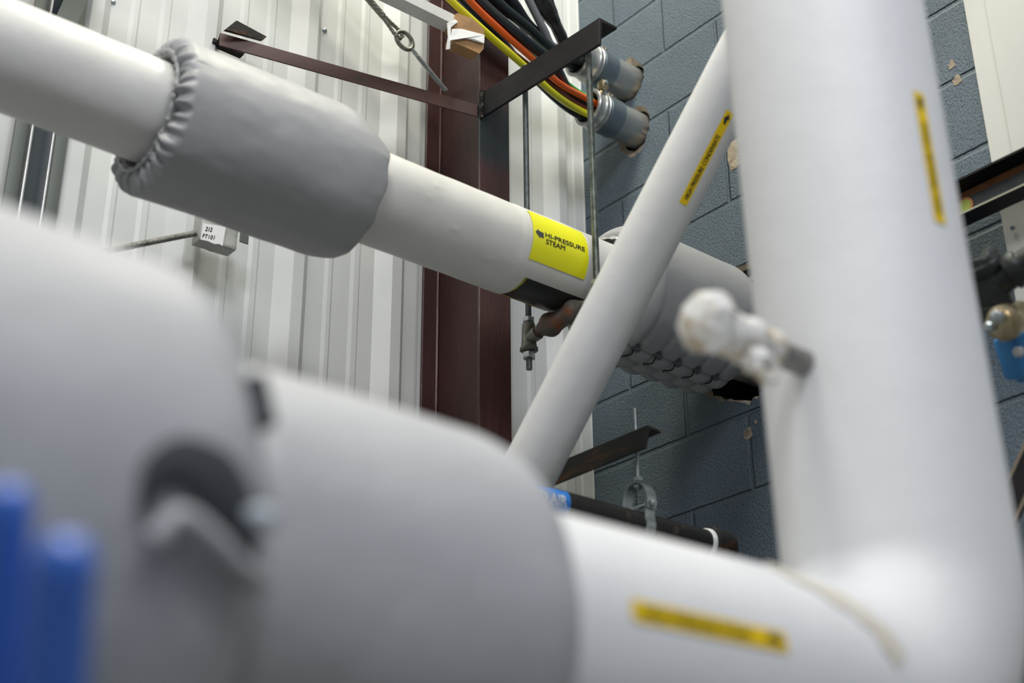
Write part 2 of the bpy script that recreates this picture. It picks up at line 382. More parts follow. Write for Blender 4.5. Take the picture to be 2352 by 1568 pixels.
# keep the two conduit chips from touching
for i in range(90):
    outer[1][i].y = max(outer[1][i].y, 4.0585) if outer[1][i].y < 4.0585 else outer[1][i].y
    outer[2][i].y = min(outer[2][i].y, 4.0535)
    inner[1][i].y = max(inner[1][i].y, 4.0615); inner[2][i].y = min(inner[2][i].y, 4.0505)
B = [Vector((-4.4, 0)), Vector((0, 0)), Vector((0, 6.2)), Vector((-4.4, 6.2))]
verts = B[:]; edges = [(0, 1), (1, 2), (2, 3), (3, 0)]; 
for lp in outer+inner:
    s = len(verts); n = len(lp); verts += lp; edges += [(s+i, s+(i+1) % n) for i in range(n)]
res = geometry.delaunay_2d_cdt(verts, edges, [], 0, 1e-7)
def inside(p, poly):
    c = False; n = len(poly)
    for i in range(n):
        a, b = poly[i], poly[i-1]
        if (a.y > p.y) != (b.y > p.y) and p.x < (b.x-a.x)*(p.y-a.y)/(b.y-a.y)+a.x: c = not c
    return c
bm = bmesh.new(); VV = [bm.verts.new((0, v.x, v.y)) for v in res[0]]
for f in res[2]:
    c = sum((res[0][i] for i in f), Vector((0, 0)))/3
    if any(inside(c, l) for l in outer): continue
    bm.faces.new([VV[i] for i in f])
for v in [v for v in bm.verts if not v.link_faces]: bm.verts.remove(v)
for k in range(3):
    o_ = [bm.verts.new((0, p.x, p.y)) for p in outer[k]]
    i_ = [bm.verts.new((.014+.006*noise.noise(Vector((p.x*80, p.y*80, 1))), p.x, p.y)) for p in inner[k]]
    b_ = [bm.verts.new((.19, p.x, p.y)) for p in inner[k]]
    bridge(bm, o_, i_, 1); bridge(bm, i_, b_, 2)
box(bm, (.19, -4.4, 0), (.24, 0, 6.2))
for f in bm.faces:
    if f.calc_center_median().x > .185: f.material_index = 2
tag(link('wall_right', bm, [MT['block'], MT['chip'], MT['cavity']], smooth=False), 'blue-grey painted concrete block wall', kind='structure')
bm = bmesh.new()
for (y, z, s) in ((-.571, 2.905, .013), (-.60, 2.926, .005), (-1.276, 3.60, .010), (-1.283, 3.553, .012), (-.59, 3.49, .02)):
    if s == .02: continue
    pts = ragged(y, z, s, 18, s*.5, y*9)
    a = [bm.verts.new((-.0012, p.x, p.y)) for p in pts]; c = bm.verts.new((-.0004, y, z))
    b = [bm.verts.new((.001, y+(p.x-y)*1.15, z+(p.y-z)*1.15)) for p in pts]
    for i in range(18): bm.faces.new((a[i], a[(i+1) % 18], c))
    bridge(bm, a, b)
tag(link('wall_right_chips', bm, MT['chip']), 'tan chips in the paint of the block wall', kind='structure')
# opened block core beside the diagonal pipe
bm = bmesh.new(); p = onx(1685, 362, 0)
pts = [(.018, .05), (-.05, .045), (-.052, -.03), (.012, -.035), (.02, .0)]
a = [bm.verts.new((-.0015, p.y+x, p.z+y)) for x, y in pts]; b = [bm.verts.new((.001, p.y+x*1.1, p.z+y*1.1)) for x, y in pts]
bm.faces.new(a); bridge(bm, a, b)
tag(link('wall_right_patch', bm, MT['chip']), 'rough broken patch on the block wall', kind='structure')

def screw(p, n, name='wall_screw', label='', group=None):
    bm = bmesh.new(); n = Vector(n); lathe(bm, p, n, [(0, .008), (.0012, .008), (.0016, .0055), (.005, .0052), (.0065, .003)], 14)
    return tag(link(name, bm, MT['zinc']), label, 'screw', group)
screw(ony(745, 70, 0)+Vector((0, 0, 0)), (0, -1, 0), label='small screw in the white ribbed wall above the maroon brace')
screw(ony(259, 5, 0), (0, -1, 0), label='small screw in the ribbed wall at the top edge of the picture, left')
screw(ony(1259, 455, 0), (0, -1, 0), label='small screw in the white wall between the two threaded rods')

# ------------------------------------------------------------------ column
XC0, XC1, YC0, YC1 = -.604, -.504, -.275, -.032
H = [(XC0, YC0), (XC1, YC0), (XC1, YC0+.010), (-.551, YC0+.010), (-.551, YC1-.008), (XC1, YC1-.008), (XC1, YC1), (XC0, YC1), (XC0, YC1-.008),
     (-.557, YC1-.008), (-.557, YC0+.010), (XC0, YC0+.010)]
t = thing('steel_column', (-.554, -.15, 0), 'maroon primed steel H-column against the ribbed wall, rising behind the steam pipe', 'column')
bm = bmesh.new(); prism(bm, H, (0, 0, 0), (1, 0, 0), (0, 1, 0), (0, 0, 6.1)); bmesh.ops.bevel(bm, geom=[e for e in bm.edges if abs(e.verts[0].co.z-e.verts[1].co.z) > 1], offset=.0018, segments=1, affect='EDGES')
link('column_shaft', bm, MT['column'], t, smooth=False)
bm = bmesh.new()
pts = [Vector((-.560, YC1-.010, z*.04)) for z in range(0, 152)]
tube(bm, pts, .004, 6, rfun=lambda s, a: .0038+.0012*noise.noise(Vector((s*70, a, 0))))
pts = [Vector((-.560, YC1-.075, z*.04)) for z in range(0, 152)]
link('weld_seam', bm, MT['maroon'], t)
bm = bmesh.new()
for pq in ((1018, 183), (1018, 388)):
    p = onx(*pq, -.5572); cyl(bm, p, p+Vector((-.0006, 0, 0)), .0075, 16)
link('bolt_hole', bm, MT['cavity'], t)

# ------------------------------------------------------------------ brackets
def angle_bracket(name, label, p0, p1, h, wd, th, m, cham, drop):
    """angle iron: vertical leg at x=-.6, top leg to +x, running from p0 (column) to p1"""
    t = thing(name, p0, label, 'bracket'); bm = bmesh.new()
    p0 = Vector(p0); p1 = Vector(p1); d = p1-p0; dn = d.normalized()
    prof = [(0, 0), (wd, 0), (wd, -th), (th, -th), (th, -h), (0, -h)]
    upv = Vector((0, -dn.z, dn.y)); upv = upv if upv.z > 0 else -upv
    prism(bm, prof, p0, (1, 0, 0), upv, d)
    if cham:
        for v in bm.verts:
            if (v.co-p1).dot(dn) > -.001 and (v.co-p1).dot(upv) < -h*.8: v.co -= dn*cham
            if (v.co-p1).dot(dn) > -.001 and v.co.x > p1.x+wd*.9: v.co -= dn*cham*.6
    bmesh.ops.bevel(bm, geom=bm.edges[:], offset=.0012, segments=1, affect='EDGES')
    link('angle_bar', bm, m, t, smooth=False)
    bm = bmesh.new()
    pts = [p0+Vector((-.001, -.002, -h-.004+k*.004)) for k in range(int(h/.004)+3)]
    tube(bm, pts, .007, 8, rfun=lambda s, a: .0055+.002*sin(s*700)+.0025*noise.noise(Vector((s*90, a, 2))))
    link('weld_bead', bm, MT['weld'], t); return t
angle_bracket('angle_bracket', 'black angle iron bracket welded to the column, carrying the two threaded rods', (-.6, -.279, 3.806), (-.6, -.734, 3.774), .076, .058, .008, MT['black_steel'], 0, 0)
angle_bracket('angle_bracket', 'rust-streaked dark angle iron bracket below the steam pipe, behind the diagonal pipe', (-.6, -.279, 2.70), (-.6, -.826, 2.699), .048, .045, .006, MT['rusty_black'], .012, 0)

# ------------------------------------------------------------------ threaded rods
def rod(label, x, y, z0, z1, r, nuts, m, tilt=0):
    t = thing('threaded_rod', (x, y, z0), label, 'rod', 'threaded hanger rods')
    bm = bmesh.new(); threaded(bm, (x, y, z0), (x, y, z1), r); link('rod_shaft', bm, m, t)
    for z, rr, h in nuts:
        bm = bmesh.new(); hexnut(bm, (x, y, z), (0, 0, 1), rr, h); link('nut', bm, MT['zinc'], t, smooth=False)
    return t
rod('threaded steel rod passing behind the steam pipe, its lower end bare under the roller socket', -.57, -.42, 2.971, 3.825, .0073, [(3.806, .014, .011), (3.0985, .0145, .012), (3.007, .0155, .016)], MT['zinc_dull'])
rod('threaded steel rod in front of the steam pipe, right of its yellow label', -.57, -.659, 2.971, 3.80, .0078, [(3.785, .014, .011), (3.0985, .0145, .012), (3.007, .0155, .016)], MT['rod_grey'])
rod('short bright threaded rod through the rusty bracket, holding the black air pipe', -.57, -.76, 2.583, 2.762, .0052, [(2.6055, .0105, .009), (2.590, .010, .007)], MT['zinc'])

# ------------------------------------------------------------------ steam pipe
PY, PZ, PR = -.54, 3.181, .1015
def cylpt(X, th, r, Y=PY, Z=PZ): a = radians(th); return Vector((X, Y+cos(a)*r, Z+sin(a)*r))
sp = thing('steam_pipe', (-1.2, PY, PZ), 'white insulated steam pipe crossing the picture, with a lemon yellow label', 'pipe')
def shell(name, X0, X1, nx, nt, rf, cut, m, parent, rim=None):
    """pipe cover grid with an optional cut-out rectangle (X range, theta range)"""
    bm = bmesh.new(); G = []
    xs = [X0+(X1-X0)*i/nx for i in range(nx+1)]
    if cut:
        for c in cut[:2]:
            k = min(range(nx+1), key=lambda i: abs(xs[i]-c)); xs[k] = c
    for X in xs: G.append([bm.verts.new(cylpt(X, 360*j/nt, rf(X, 360*j/nt))) for j in range(nt)])
    gone = set()
    for i in range(nx):
        for j in range(nt):
            xm = (xs[i]+xs[i+1])/2; tm = 360*(j+.5)/nt
            if cut and cut[0] < xm < cut[1] and cut[2] < tm < cut[3]: gone.add((i, j)); continue
            bm.faces.new((G[i][j], G[i][(j+1) % nt], G[i+1][(j+1) % nt], G[i+1][j]))
    if cut:     # thickness of the insulation round the opening
        low = {}
        def dn(v):
            if v not in low:
                c = Vector((v.co.x, PY, PZ)); low[v] = bm.verts.new(c+(v.co-c)*.915)
            return low[v]
        for e in [e for e in bm.edges if len(e.link_faces) == 1]:
            a, b = e.verts
            if min(a.co.x, b.co.x) > X0+.01 and max(a.co.x, b.co.x) < X1-.01:
                f = bm.faces.new((a, b, dn(b), dn(a))); f.material_index = 1
    return link(name, bm, m, parent, angle=50)
def rf_pipe(X, th):
    r = PR
    if X < -.765: r -= .0012
    if X < -1.0: r += .0
    q = noise.noise(Vector((X*14, cos(radians(th))*1.2, sin(radians(th))*1.2)))
    r += .0010*q
    for (bx, bt, s) in ((-1.0, 170, .004), (-.94, 215, .005), (-.83, 235, .004), (-.80, 262, .004), (-1.02, 190, .003)):
        dd = ((X-bx)/.006)**2+((th-bt)/3.5)**2; r += s*.4*exp(-dd)
    r -= .0016*exp(-((X+.765)/.003)**2)+.001*exp(-((X+1.31)/.003)**2)
    return r
shell('pipe_jacketing', -2.75, .16, 460, 180, rf_pipe, (-.722, -.46, 240, 313), [MT['pipe_cloth'], MT['insulation']], sp)
# lemon label wrapped on the pipe
def on_steam(X, th, h): return cylpt(X, th, PR+.0016+h)
bm = bmesh.new(); g = [[bm.verts.new(cylpt(-.7405+.163*i/8+(.0015 if j > 15 else 0), 142+74*j/26, PR+.0014)) for j in range(27)] for i in range(9)]
for i in range(8):
    for j in range(26): bm.faces.new((g[i][j], g[i][j+1], g[i+1][j+1], g[i+1][j]))
lb = link('pipe_label', bm, MT['label_yellow'], sp); lb['label'] = 'lemon yellow label reading HI-PRESSURE STEAM'
K = 180/pi/PR
text_obj('lettering', 'HI-PRESSURE', .0162, lambda u, v, h: on_steam(-.7055+u, 181.9-v*K*1.0-u*9, h), MT['ink'], lb, fit=.117, bold=.00055)
text_obj('lettering', 'STEAM', .0162, lambda u, v, h: on_steam(-.7030+u, 190.6-v*K*1.0-u*9, h), MT['ink'], lb, fit=.055, bold=.00055)
AR = [(-.735, 180.2), (-.7255, 174.6), (-.7245, 176.9), (-.7105, 177.6), (-.7105, 185.6), (-.7215, 184.6), (-.7205, 187.0)]
poly_obj('arrow', AR, lambda x, y, h: on_steam(x, y, h), MT['ink_grey'], lb)
bm = bmesh.new(); g = [[bm.verts.new(cylpt(-.735+.30*i/20, 234+86*j/40, .0958+.0012*NV(i*.8, j*.5, 2))) for j in range(41)] for i in range(21)]
for i in range(20):
    for j in range(40): bm.faces.new((g[i][j], g[i][j+1], g[i+1][j+1], g[i+1][j]))
ew = link('exposed_wool', bm, MT['insulation'], sp); ew['label'] = 'yellow glass wool at the cut edge'
# metal shield in the cut-out
bm = bmesh.new(); g = []
for i in range(21):
    X = -.711+.270*i/20
    g.append([(bm.verts.new(cylpt(X, 241+62*j/30, .0985)), bm.verts.new(cylpt(X, 241+62*j/30, .0965))) for j in range(31)])
for i in range(20):
    for j in range(30):
        for s in (0, 1): bm.faces.new((g[i][j][s], g[i][j+1][s], g[i+1][j+1][s], g[i+1][j][s]))
for i in range(20):
    for j in (0, 30): bm.faces.new((g[i][j][0], g[i+1][j][0], g[i+1][j][1], g[i][j][1]))
for j in range(30):
    for i in (0, 20): bm.faces.new((g[i][j][0], g[i][j+1][0], g[i][j+1][1], g[i][j][1]))
tag(link('pipe_shield', bm, MT['shield'], None), 'dark stained metal saddle shield let into the underside of the steam pipe', 'shield')

# roller hanger
rh = thing('pipe_roller_hanger', (-.57, -.54, 3.04), 'rusty cast iron roller hanger under the steam pipe, between the threaded rods', 'hanger')
ZR = 3.0575
bm = bmesh.new()
prof = [(0, .013), (.018, .0135), (.0185, .017), (.030, .0205), (.038, .0265), (.046, .0295), (.054, .029), (.066, .0245), (.082, .0215), (.098, .0215), (.114, .0245),
        (.126, .029), (.134, .0295), (.142, .0265), (.150, .0205), (.1615, .017), (.162, .0135), (.182, .013)]
lathe(bm, (-.57, -.449, ZR), (0, -1, 0), prof, 32); link('roller', bm, MT['cast_rust'], rh)
for y in (-.42, -.659):
    sgn = -1 if y > -.5 else 1
    bm = bmesh.new()
    lathe(bm, (-.57, y, 3.018), (0, 0, 1), [(0, .018), (.002, .0215), (.008, .0215), (.012, .0185), (.035, .0165), (.056, .0165), (.070, .015), (.074, .011)], 24)
    lathe(bm, (-.57, y, 3.050), (0, sgn, .12), [(0, .013), (.012, .015), (.020, .0165), (.034, .0165), (.036, .012)], 20)
    link('rod_socket', bm, MT['cast_grey'], rh)

# ------------------------------------------------------------------ fabric jackets
def fabric(name, X0, X1, rfun, Y, Z, nx, nt, m, parent, inner=None, xfun=None, cfun=None):
    bm = bmesh.new(); G = []
    for i in range(nx+1):
        s = i/nx; row = []
        for j in range(nt):
            th = 360*j/nt; X = X0+(X1-X0)*s
            if xfun: X = xfun(s, th)
            cy, cz = cfun(s) if cfun else (0, 0)
            row.append(bm.verts.new(cylpt(X, th, rfun(s, th, X), Y+cy, Z+cz)))
        G.append(row)
    for i in range(nx): bridge(bm, G[i], G[i+1])
    if inner:       # fold the hems inwards
        for row, dx in ((G[0], 1), (G[-1], -1)):
            prev = row
            for (dxx, rr) in inner:
                nr = []
                for v in row:
                    c = Vector((v.co.x, Y, Z)); q = v.co-c; nr.append(bm.verts.new(c+q.normalized()*min(rr, q.length-.002)+Vector((dx*dxx, 0, 0))))
                bridge(bm, prev, nr); prev = nr
    return link(name, bm, m, parent, angle=80)
def tv(th): return cos(radians(th)), sin(radians(th))
# left jacket
lj = thing('insulation_jacket', (-1.38, PY, PZ), 'smooth grey fabric jacket with a puckered hem on the steam pipe, upper left', 'jacket')
def rl(s, th, X):
    c, q = tv(th); r = .158
    e = max(0, (.05-s)/.05); r -= .024*e**2.0
    top = max(0, q)
    e2 = max(0, (s-(.86-.10*top))/(.14+.10*top)); r -= (.012+.036*top)*e2**2
    r += .0035*NV(X*5, c*1.6, q*1.6)+.0012*NV(X*18, c*5, q*5)
    ed = exp(-(s/.019)**2)
    r += ed*(.0022*sin(radians(th)*44+7*NV(c*2, q*2, 1))+.006*NV(c*9, q*9, 3)+.008*NV(c*26, q*26, s*20))
    r += .007*exp(-((th-262)/10)**2)*max(0, s-.15)      # lower flap
    if top > .3: r += .006*top*exp(-((s-.03)/.06)**2)
    return r
def xl(s, th):
    c, q = tv(th); X = -1.612+(.456)*s
    ed = exp(-(s/.05)**2); X += ed*(.004*sin(radians(th)*34+1.3)+.010*NV(c*4, q*4, 6)+.004*NV(c*15, q*15, 1))
    er = exp(-((1-s)/.06)**2); X += er*(.008*NV(c*3, q*3, 9)-.004*q)
    return X
fabric('jacket_body', 0, 0, rl, PY, PZ, 120, 420, MT['grey_fabric'], lj, inner=((.004, .112), (.035, .117), (.06, .112)), xfun=xl, cfun=lambda s: (-.002, -.003-.006*exp(-(s/.3)**2)))
bm = bmesh.new()
pts = [cylpt(-1.615, a, .1215+.004*NV(cos(radians(a))*8, sin(radians(a))*8, 3)) for a in range(0, 361, 4)]
tube(bm, pts, .0042, 8, rfun=lambda s, a: .004+.0022*sin(s*260)); link('hem_drawcord', bm, MT['grey_fabric'], lj)
# right jacket with laced, tufted underside
rj = thing('insulation_jacket', (-.24, PY, PZ), 'grey fabric jacket with laced tufted underside where the steam pipe enters the block wall', 'jacket')
HX = [-.385, -.315, -.25, -.185, -.12]; HT = 254.0
def rr_(s, th, X):
    c, q = tv(th); r = .168+.002*NV(X*7, c*2, q*2)
    e = max(0, (s-.9)/.1); r -= .012*e*e
    e = max(0, (.12-s)/.12); r -= .030*e*e
    per = .0665; ph = (X+.385)/per
    d1 = abs((ph+.5) % 1-.5)*per
    # folds running up from each hook
    up = HT-th
    if 0 <= up < 80: r += (-.009*exp(-((d1+.004*NV(up*.06, ph, 4))/.009)**2)+.003)*exp(-up/20)*(1-exp(-(up+2)/4))
    if th > HT-2:
        for row, (t0, t1) in enumerate(((HT, HT+17), (HT+17, HT+33), (HT+33, HT+50))):
            if t0 <= th < t1:
                f = abs(sin(pi*(th-t0)/(t1-t0)))**.55*abs(sin(pi*(ph+(.12 if row else 0))))**.5; r += -.010+.017*f
        if th >= HT+50: r += -.010*max(0, 1-(th-HT-50)/12)
    for hx in HX:
        dd = ((X-hx)/.011)**2+((th-HT)/4)**2; r -= .010*exp(-dd)
    r += .0007*NV(X*20, c*9, q*9) if 200 < th < 320 else 0
    return r
fabric('jacket_body', -.44, -.062, rr_, PY, PZ, 200, 460, MT['grey_fabric'], rj, inner=((.0, .115), (.03, .106)), cfun=lambda s: (-.003, -.004))
for hx in HX:
    p = cylpt(hx, HT, .163, PY-.003, PZ-.004); n = (p-Vector((hx, PY, PZ))).normalized()
    bm = bmesh.new(); lathe(bm, p-n*.002, n, [(0, .009), (.002, .009), (.003, .004), (.010, .0035), (.0105, .0075), (.0125, .0075), (.013, .003)], 16)
    hk = link('lacing_hook', bm, MT['zinc_dull'], rj)
for k, hx in enumerate(HX):
    bm = bmesh.new()
    pts = [cylpt(X_, T_, rr_((X_+.44)/.378, T_, X_)+.0012, PY-.003, PZ-.004) for X_, T_ in [(hx+.004*sin(t*3.1), HT+1+17*t) for t in [i/10 for i in range(11)]]]
    tube(bm, pts, .0018, 6); link('lacing_wire', bm, MT['ink'], rj)
# crumpled clear film at the mouth of the jacket
bm = bmesh.new(); g = []
for i in range(9):
    g.append([bm.verts.new(cylpt(-.475+.05*i/8, 70+50*j/12, .106+.026*(i/8)+.007*NV(i*.9, j*.8, 2))) for j in range(13)])
for i in range(8):
    for j in range(12): bm.faces.new((g[i][j], g[i][j+1], g[i+1][j+1], g[i+1][j]))
bmesh.ops.solidify(bm, geom=bm.faces[:], thickness=.001)
tag(link('plastic_film', bm, MT['plastic_wrap'], None, smooth=False), 'crumpled cloudy film at the upper mouth of the laced jacket', 'film')
# pipe sleeve rings showing in the hole
bm = bmesh.new()
for (y, z, r, x) in ((-.625, 3.215, .118, .03), (-.635, 3.19, .105, .01)):
    pts = [Vector((x, y+cos(a*pi/36)*r, z+sin(a*pi/36)*r)) for a in range(73)]; tube(bm, pts, .006, 8)
tag(link('wall_sleeve', bm, MT['stain']), 'cream ringed sleeve in the dark hole behind the laced jacket', 'sleeve')

# ------------------------------------------------------------------ diagonal condensate pipe
DP = dep(1516, 500, 2.95); DD = (-(cx_*.4585)-(up_*.8887)).normalized(); DE1 = (-fw_).normalized(); DE2 = DD.cross(DE1)
if DE2.dot(cx_) > 0: DE2 = -DE2
DR = .0586
def cond(s, th, h=0): a = radians(th); return DP+DD*s+(DE1*cos(a)+DE2*sin(a))*(DR+h)
t = thing('condensate_pipe', cond(.3, 0), 'slim white diagonal pipe with an amber tape label reading HIGH PRESSURE CONDENSATE', 'pipe')
bm = bmesh.new(); G = []
for i in range(121):
    s = -1.6+2.9*i/120; G.append([bm.verts.new(cond(s, 360*j/48, .0005*NV(s*12, cos(j/7.6)*1.5, sin(j/7.6)*1.5))) for j in range(48)])
for i in range(120): bridge(bm, G[i], G[i+1])
link('pipe_jacketing', bm, MT['pipe_white'], t, angle=60)
def tape_label(parent, fn, L, words, width=.0195, arrow_end=True, tx0=None, fit=None, K=1):
    bm = bmesh.new(); g = [[bm.verts.new(fn(L*i/12, width*(j/6-.5), .0006)) for j in range(7)] for i in range(13)]
    for i in range(12):
        for j in range(6): bm.faces.new((g[i][j], g[i][j+1], g[i+1][j+1], g[i+1][j]))
    lb = link('tape_label', bm, MT['tape_yellow'], parent); lb['label'] = 'amber tape label reading '+words
    text_obj('lettering', words, .0135, lambda u, v, h: fn(.012+u, v-.0048, .0008+h), MT['ink'], lb, fit=fit, bold=.0003)
    w = width; a0 = L-.028
    poly_obj('arrow', [(a0, -.0022), (a0+.012, -.0022), (a0+.012, -.0065), (a0+.0225, 0), (a0+.012, .0065), (a0+.012, .0022), (a0, .0022)], lambda u, v, h: fn(u, v, .0008+h), MT['ink'], lb)
    return lb
# u runs up the pipe, v towards the upper left
tape_label(t, lambda u, v, h: cond(-.0386-u, -25.5+v/DR*57.3, h), .207, 'HIGH PRESSURE CONDENSATE', fit=.143)

# ------------------------------------------------------------------ big white main: riser and header
MX, MY, MZ, MR = -1.119, -1.754, 1.897, .139
t = thing('steam_main', (MX, MY, MZ), 'wide white blurred riser joined to a thick horizontal header in the foreground', 'pipe')
lean = lambda z: -cx_*.0145*(z-2.087)      # the riser stands very slightly out of plumb
RB = .19; EC = Vector((MX-RB, MY, MZ+RB)); path = [(MX-RB-1.85+.06*i, MY, MZ) for i in range(31)]
path += [(EC.x+sin(a)*RB, MY, EC.z-cos(a)*RB) for a in [radians(90*k/24) for k in range(25)]]
bm = bmesh.new(); tube(bm, path, MR+.001, 96, caps=False); link('header', bm, MT['main'], t, angle=60)
bm = bmesh.new(); cyl(bm, Vector((MX, MY, EC.z-.02))+lean(EC.z), Vector((MX, MY, 5.9))+lean(5.9), MR+.001, 96, caps=False); link('riser', bm, MT['main'], t, angle=60)
# tan sealant smeared along the elbow's first joint
bm = bmesh.new(); g = []; sl = catmull([(-1.435, 116, 0), (-1.415, 130, 0), (-1.37, 143, 0), (-1.345, 156, 0), (-1.33, 168, 0)], 10)
for k, q in enumerate(sl):
    w_ = .024*(.8+.5*NV(k*.2, 1, 1)); g.append([bm.verts.new(cylpt(q.x-w_*j*.7, q.y+w_*j*.7*57.3/MR, MR+.0022+.0022*(1-abs(j)), MY, MZ)) for j in (-1, -.6, 0, .6, 1)])
for k in range(len(g)-1):
    for j in range(4): bm.faces.new((g[k][j], g[k][j+1], g[k+1][j+1], g[k+1][j]))
wl = link('sealed_joint', bm, MT['stain'], t); wl['label'] = 'tan smeared joint sealant'
def onmain_v(u, v, h):      # u up, v to the left seen from the front
    a = radians(264.2)-v/MR; r_ = MR+.0018+h; return Vector((MX+cos(a)*r_, MY+sin(a)*r_, 2.497+u))+lean(2.497+u)
tape_label(t, onmain_v, .195, 'HIGH PRESSURE STEAM', fit=.135)
def onmain_h(u, v, h):
    a = radians(171.5-v/MR*57.3*1.0); r = MR+.002+h; return Vector((-1.7025+u, MY+cos(a)*r, MZ+sin(a)*r))
tape_label(t, onmain_h, .197, 'HIGH PRESSURE STEAM', fit=.135)

# vent valve screwed into the riser
vv = thing('vent_valve', (-1.30, MY, 2.3197), 'blurred white painted vent valve on a grey nipple sticking out of the riser', 'valve')
ZV = 2.3197; X0 = MX-MR
bm = bmesh.new(); lathe(bm, (X0+.003, MY, ZV), (-1, 0, 0), [(0, .0165), (.06, .0165), (.064, .0155), (.11, .0155)], 28); link('nipple', bm, MT['nipple'], vv)
bm = bmesh.new(); lathe(bm, (X0-.055, MY, ZV), (-1, 0, 0), [(0, .019), (.004, .0245), (.018, .0245), (.022, .020), (.030, .0255), (.042, .029), (.056, .0285), (.066, .022), (.070, .022), (.074, .0275), (.085, .0275), (.089, .020), (.095, .020)], 28)
lathe(bm, (X0-.102, MY-.004, ZV+.004), (-.15, -.25, -1), [(0, .012), (.026, .0145), (.03, .018), (.042, .018), (.044, .012)], 6)
link('valve_body', bm, MT['white_enamel'], vv)
bm = bmesh.new(); lathe(bm, (X0-.150, MY, ZV+.004), (-1, 0, .08), [(0, .020), (.003, .0335), (.012, .0385), (.026, .0385), (.036, .033), (.041, .022), (.043, .0)], 8); link('valve_cap', bm, MT['white_enamel'], vv)
bm = bmesh.new(); c = Vector((X0-.098, MY-.02, ZV-.040))
pts = [c+Vector((cos(a*pi/12)*.016, 0, sin(a*pi/12)*.016)) for a in range(25)]; tube(bm, pts, .006, 10); link('seal_ring', bm, MT['white_enamel'], vv)

# ------------------------------------------------------------------ near jackets on the header
nj = thing('insulation_jacket', (-1.93, MY, MZ), 'blurred pale grey fabric jacket on the header, right one in the foreground', 'jacket')
def rn(s, th, X):
    c, q = tv(th); r = .190; e = max(0, (s-.86)/.14); r -= .016*e**2.2
    e = max(0, (.10-s)/.10); r -= .02*e*e
    return r+.004*NV(X*6, c*2, q*2)
fabric('jacket_body', -2.10, -1.792, rn, MY, MZ, 60, 160, MT['grey_fabric_near'], nj, inner=((.0, .146), (.03, .1425)))
bj = thing('insulation_jacket', (-2.33, MY, MZ+.01), 'huge blurred pale grey valve jacket filling the lower left of the picture', 'jacket')
def rb(s, th, X):
    c, q = tv(th); r = .250+.004*NV(X*5, c*2, q*2); e = max(0, (s-.93)/.07); r -= .030*e**2.0; e = max(0, (s-.80)/.20); r -= .006*e
    d = ((th-171)/13)**2; r += .004*exp(-d)
    return r
fabric('jacket_body', -2.85, -2.103, rb, MY, MZ, 90, 200, MT['grey_fabric_near'], bj, inner=((.0, .205), (.02, .1425)))
# dark gap where the flap of the big jacket gapes, its rolled lip, a toggle and the strap slot
def onbj(px, py, h=0.0, R=.247):
    r = dep(px, py, 1)-CAMP; A = r.y*r.y+r.z*r.z; wy = CAMP.y-MY; wz = CAMP.z-MZ
    Bq = 2*(r.y*wy+r.z*wz); C = wy*wy+wz*wz-(R+h)**2; D_ = Bq*Bq-4*A*C
    tt = (-Bq-sqrt(max(0, D_)))/2/A; return CAMP+r*tt
def surf(p, h):
    # push a point onto the big jacket at height h above its surface
    s = (p.x+2.85)/(.747); q = Vector((0, p.y-MY, p.z-MZ)); th = (math.degrees(atan2(q.z, q.y))) % 360
    return Vector((p.x, MY, MZ))+q.normalized()*(rb(s, th, p.x)+h)
def patch(name, poly_top, poly_bot, h, m, parent):
    bm = bmesh.new(); a = catmull([Vector((x, y, 0)) for x, y in poly_top], 6); b = catmull([Vector((x, y, 0)) for x, y in poly_bot], 6)
    n = min(len(a), len(b)); rows = []
    for k in range(9):
        f = k/8; rows.append([bm.verts.new(surf(onbj(a[i].x+(b[i].x-a[i].x)*f, a[i].y+(b[i].y-a[i].y)*f, 0, .235), h+.004*sin(pi*f))) for i in range(n)])
    for k in range(8):
        for i in range(n-1): bm.faces.new((rows[k][i], rows[k][i+1], rows[k+1][i+1], rows[k+1][i]))
    bmesh.ops.solidify(bm, geom=bm.faces[:], thickness=.002)
    return link(name, bm, m, parent)
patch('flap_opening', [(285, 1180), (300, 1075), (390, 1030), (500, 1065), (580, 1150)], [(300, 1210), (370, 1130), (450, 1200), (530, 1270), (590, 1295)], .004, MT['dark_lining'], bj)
bm = bmesh.new(); pts = [surf(onbj(x, y, 0, .235), .010) for x, y in ((310, 1250), (375, 1200), (455, 1250), (530, 1310), (600, 1335))]
tube(bm, catmull(pts, 8), .007, 14); link('rolled_lip', bm, MT['grey_fabric_near'], bj)
bm = bmesh.new(); p = surf(onbj(560, 1225, 0, .235), .018); q = surf(onbj(562, 1180, 0, .235), .018); bevcyl(bm, q, p, .011, .006, 16); tg = link('cord_toggle', bm, MT['hasp'], bj)
bm = bmesh.new(); pts = [surf(onbj(x, y, 0, .235), .006) for x, y in ((588, 862), (606, 900), (620, 960))]; tube(bm, catmull(pts, 6), .0085, 12); link('strap_slot', bm, MT['dark_lining'], bj)

# blue grips
for (xa, ya, xb, yb, d, r, lbl) in ((18, 1135, -20, 1800, .83, .0150, 'deep blue rounded bar in the lower left corner, the one cut by the left edge'), (152, 1262, 112, 1800, .80, .0175, 'deep blue rounded bar near the lower left corner, the one clear of the left edge')):
    bm = bmesh.new(); a = dep(xa, ya, d*.87); b = dep(xb, yb, d*.87); L = (b-a).length; r *= .87
    lathe(bm, a, b-a, [(-r*.5, r*.35), (-r*.35, r*.65), (0, r*.9), (r*.4, r)]+[(r*.4+(L-r)*i/12, r) for i in range(1, 13)], 32)
    tag(link('blue_bar', bm, MT['blue_grip']), lbl, 'bar')

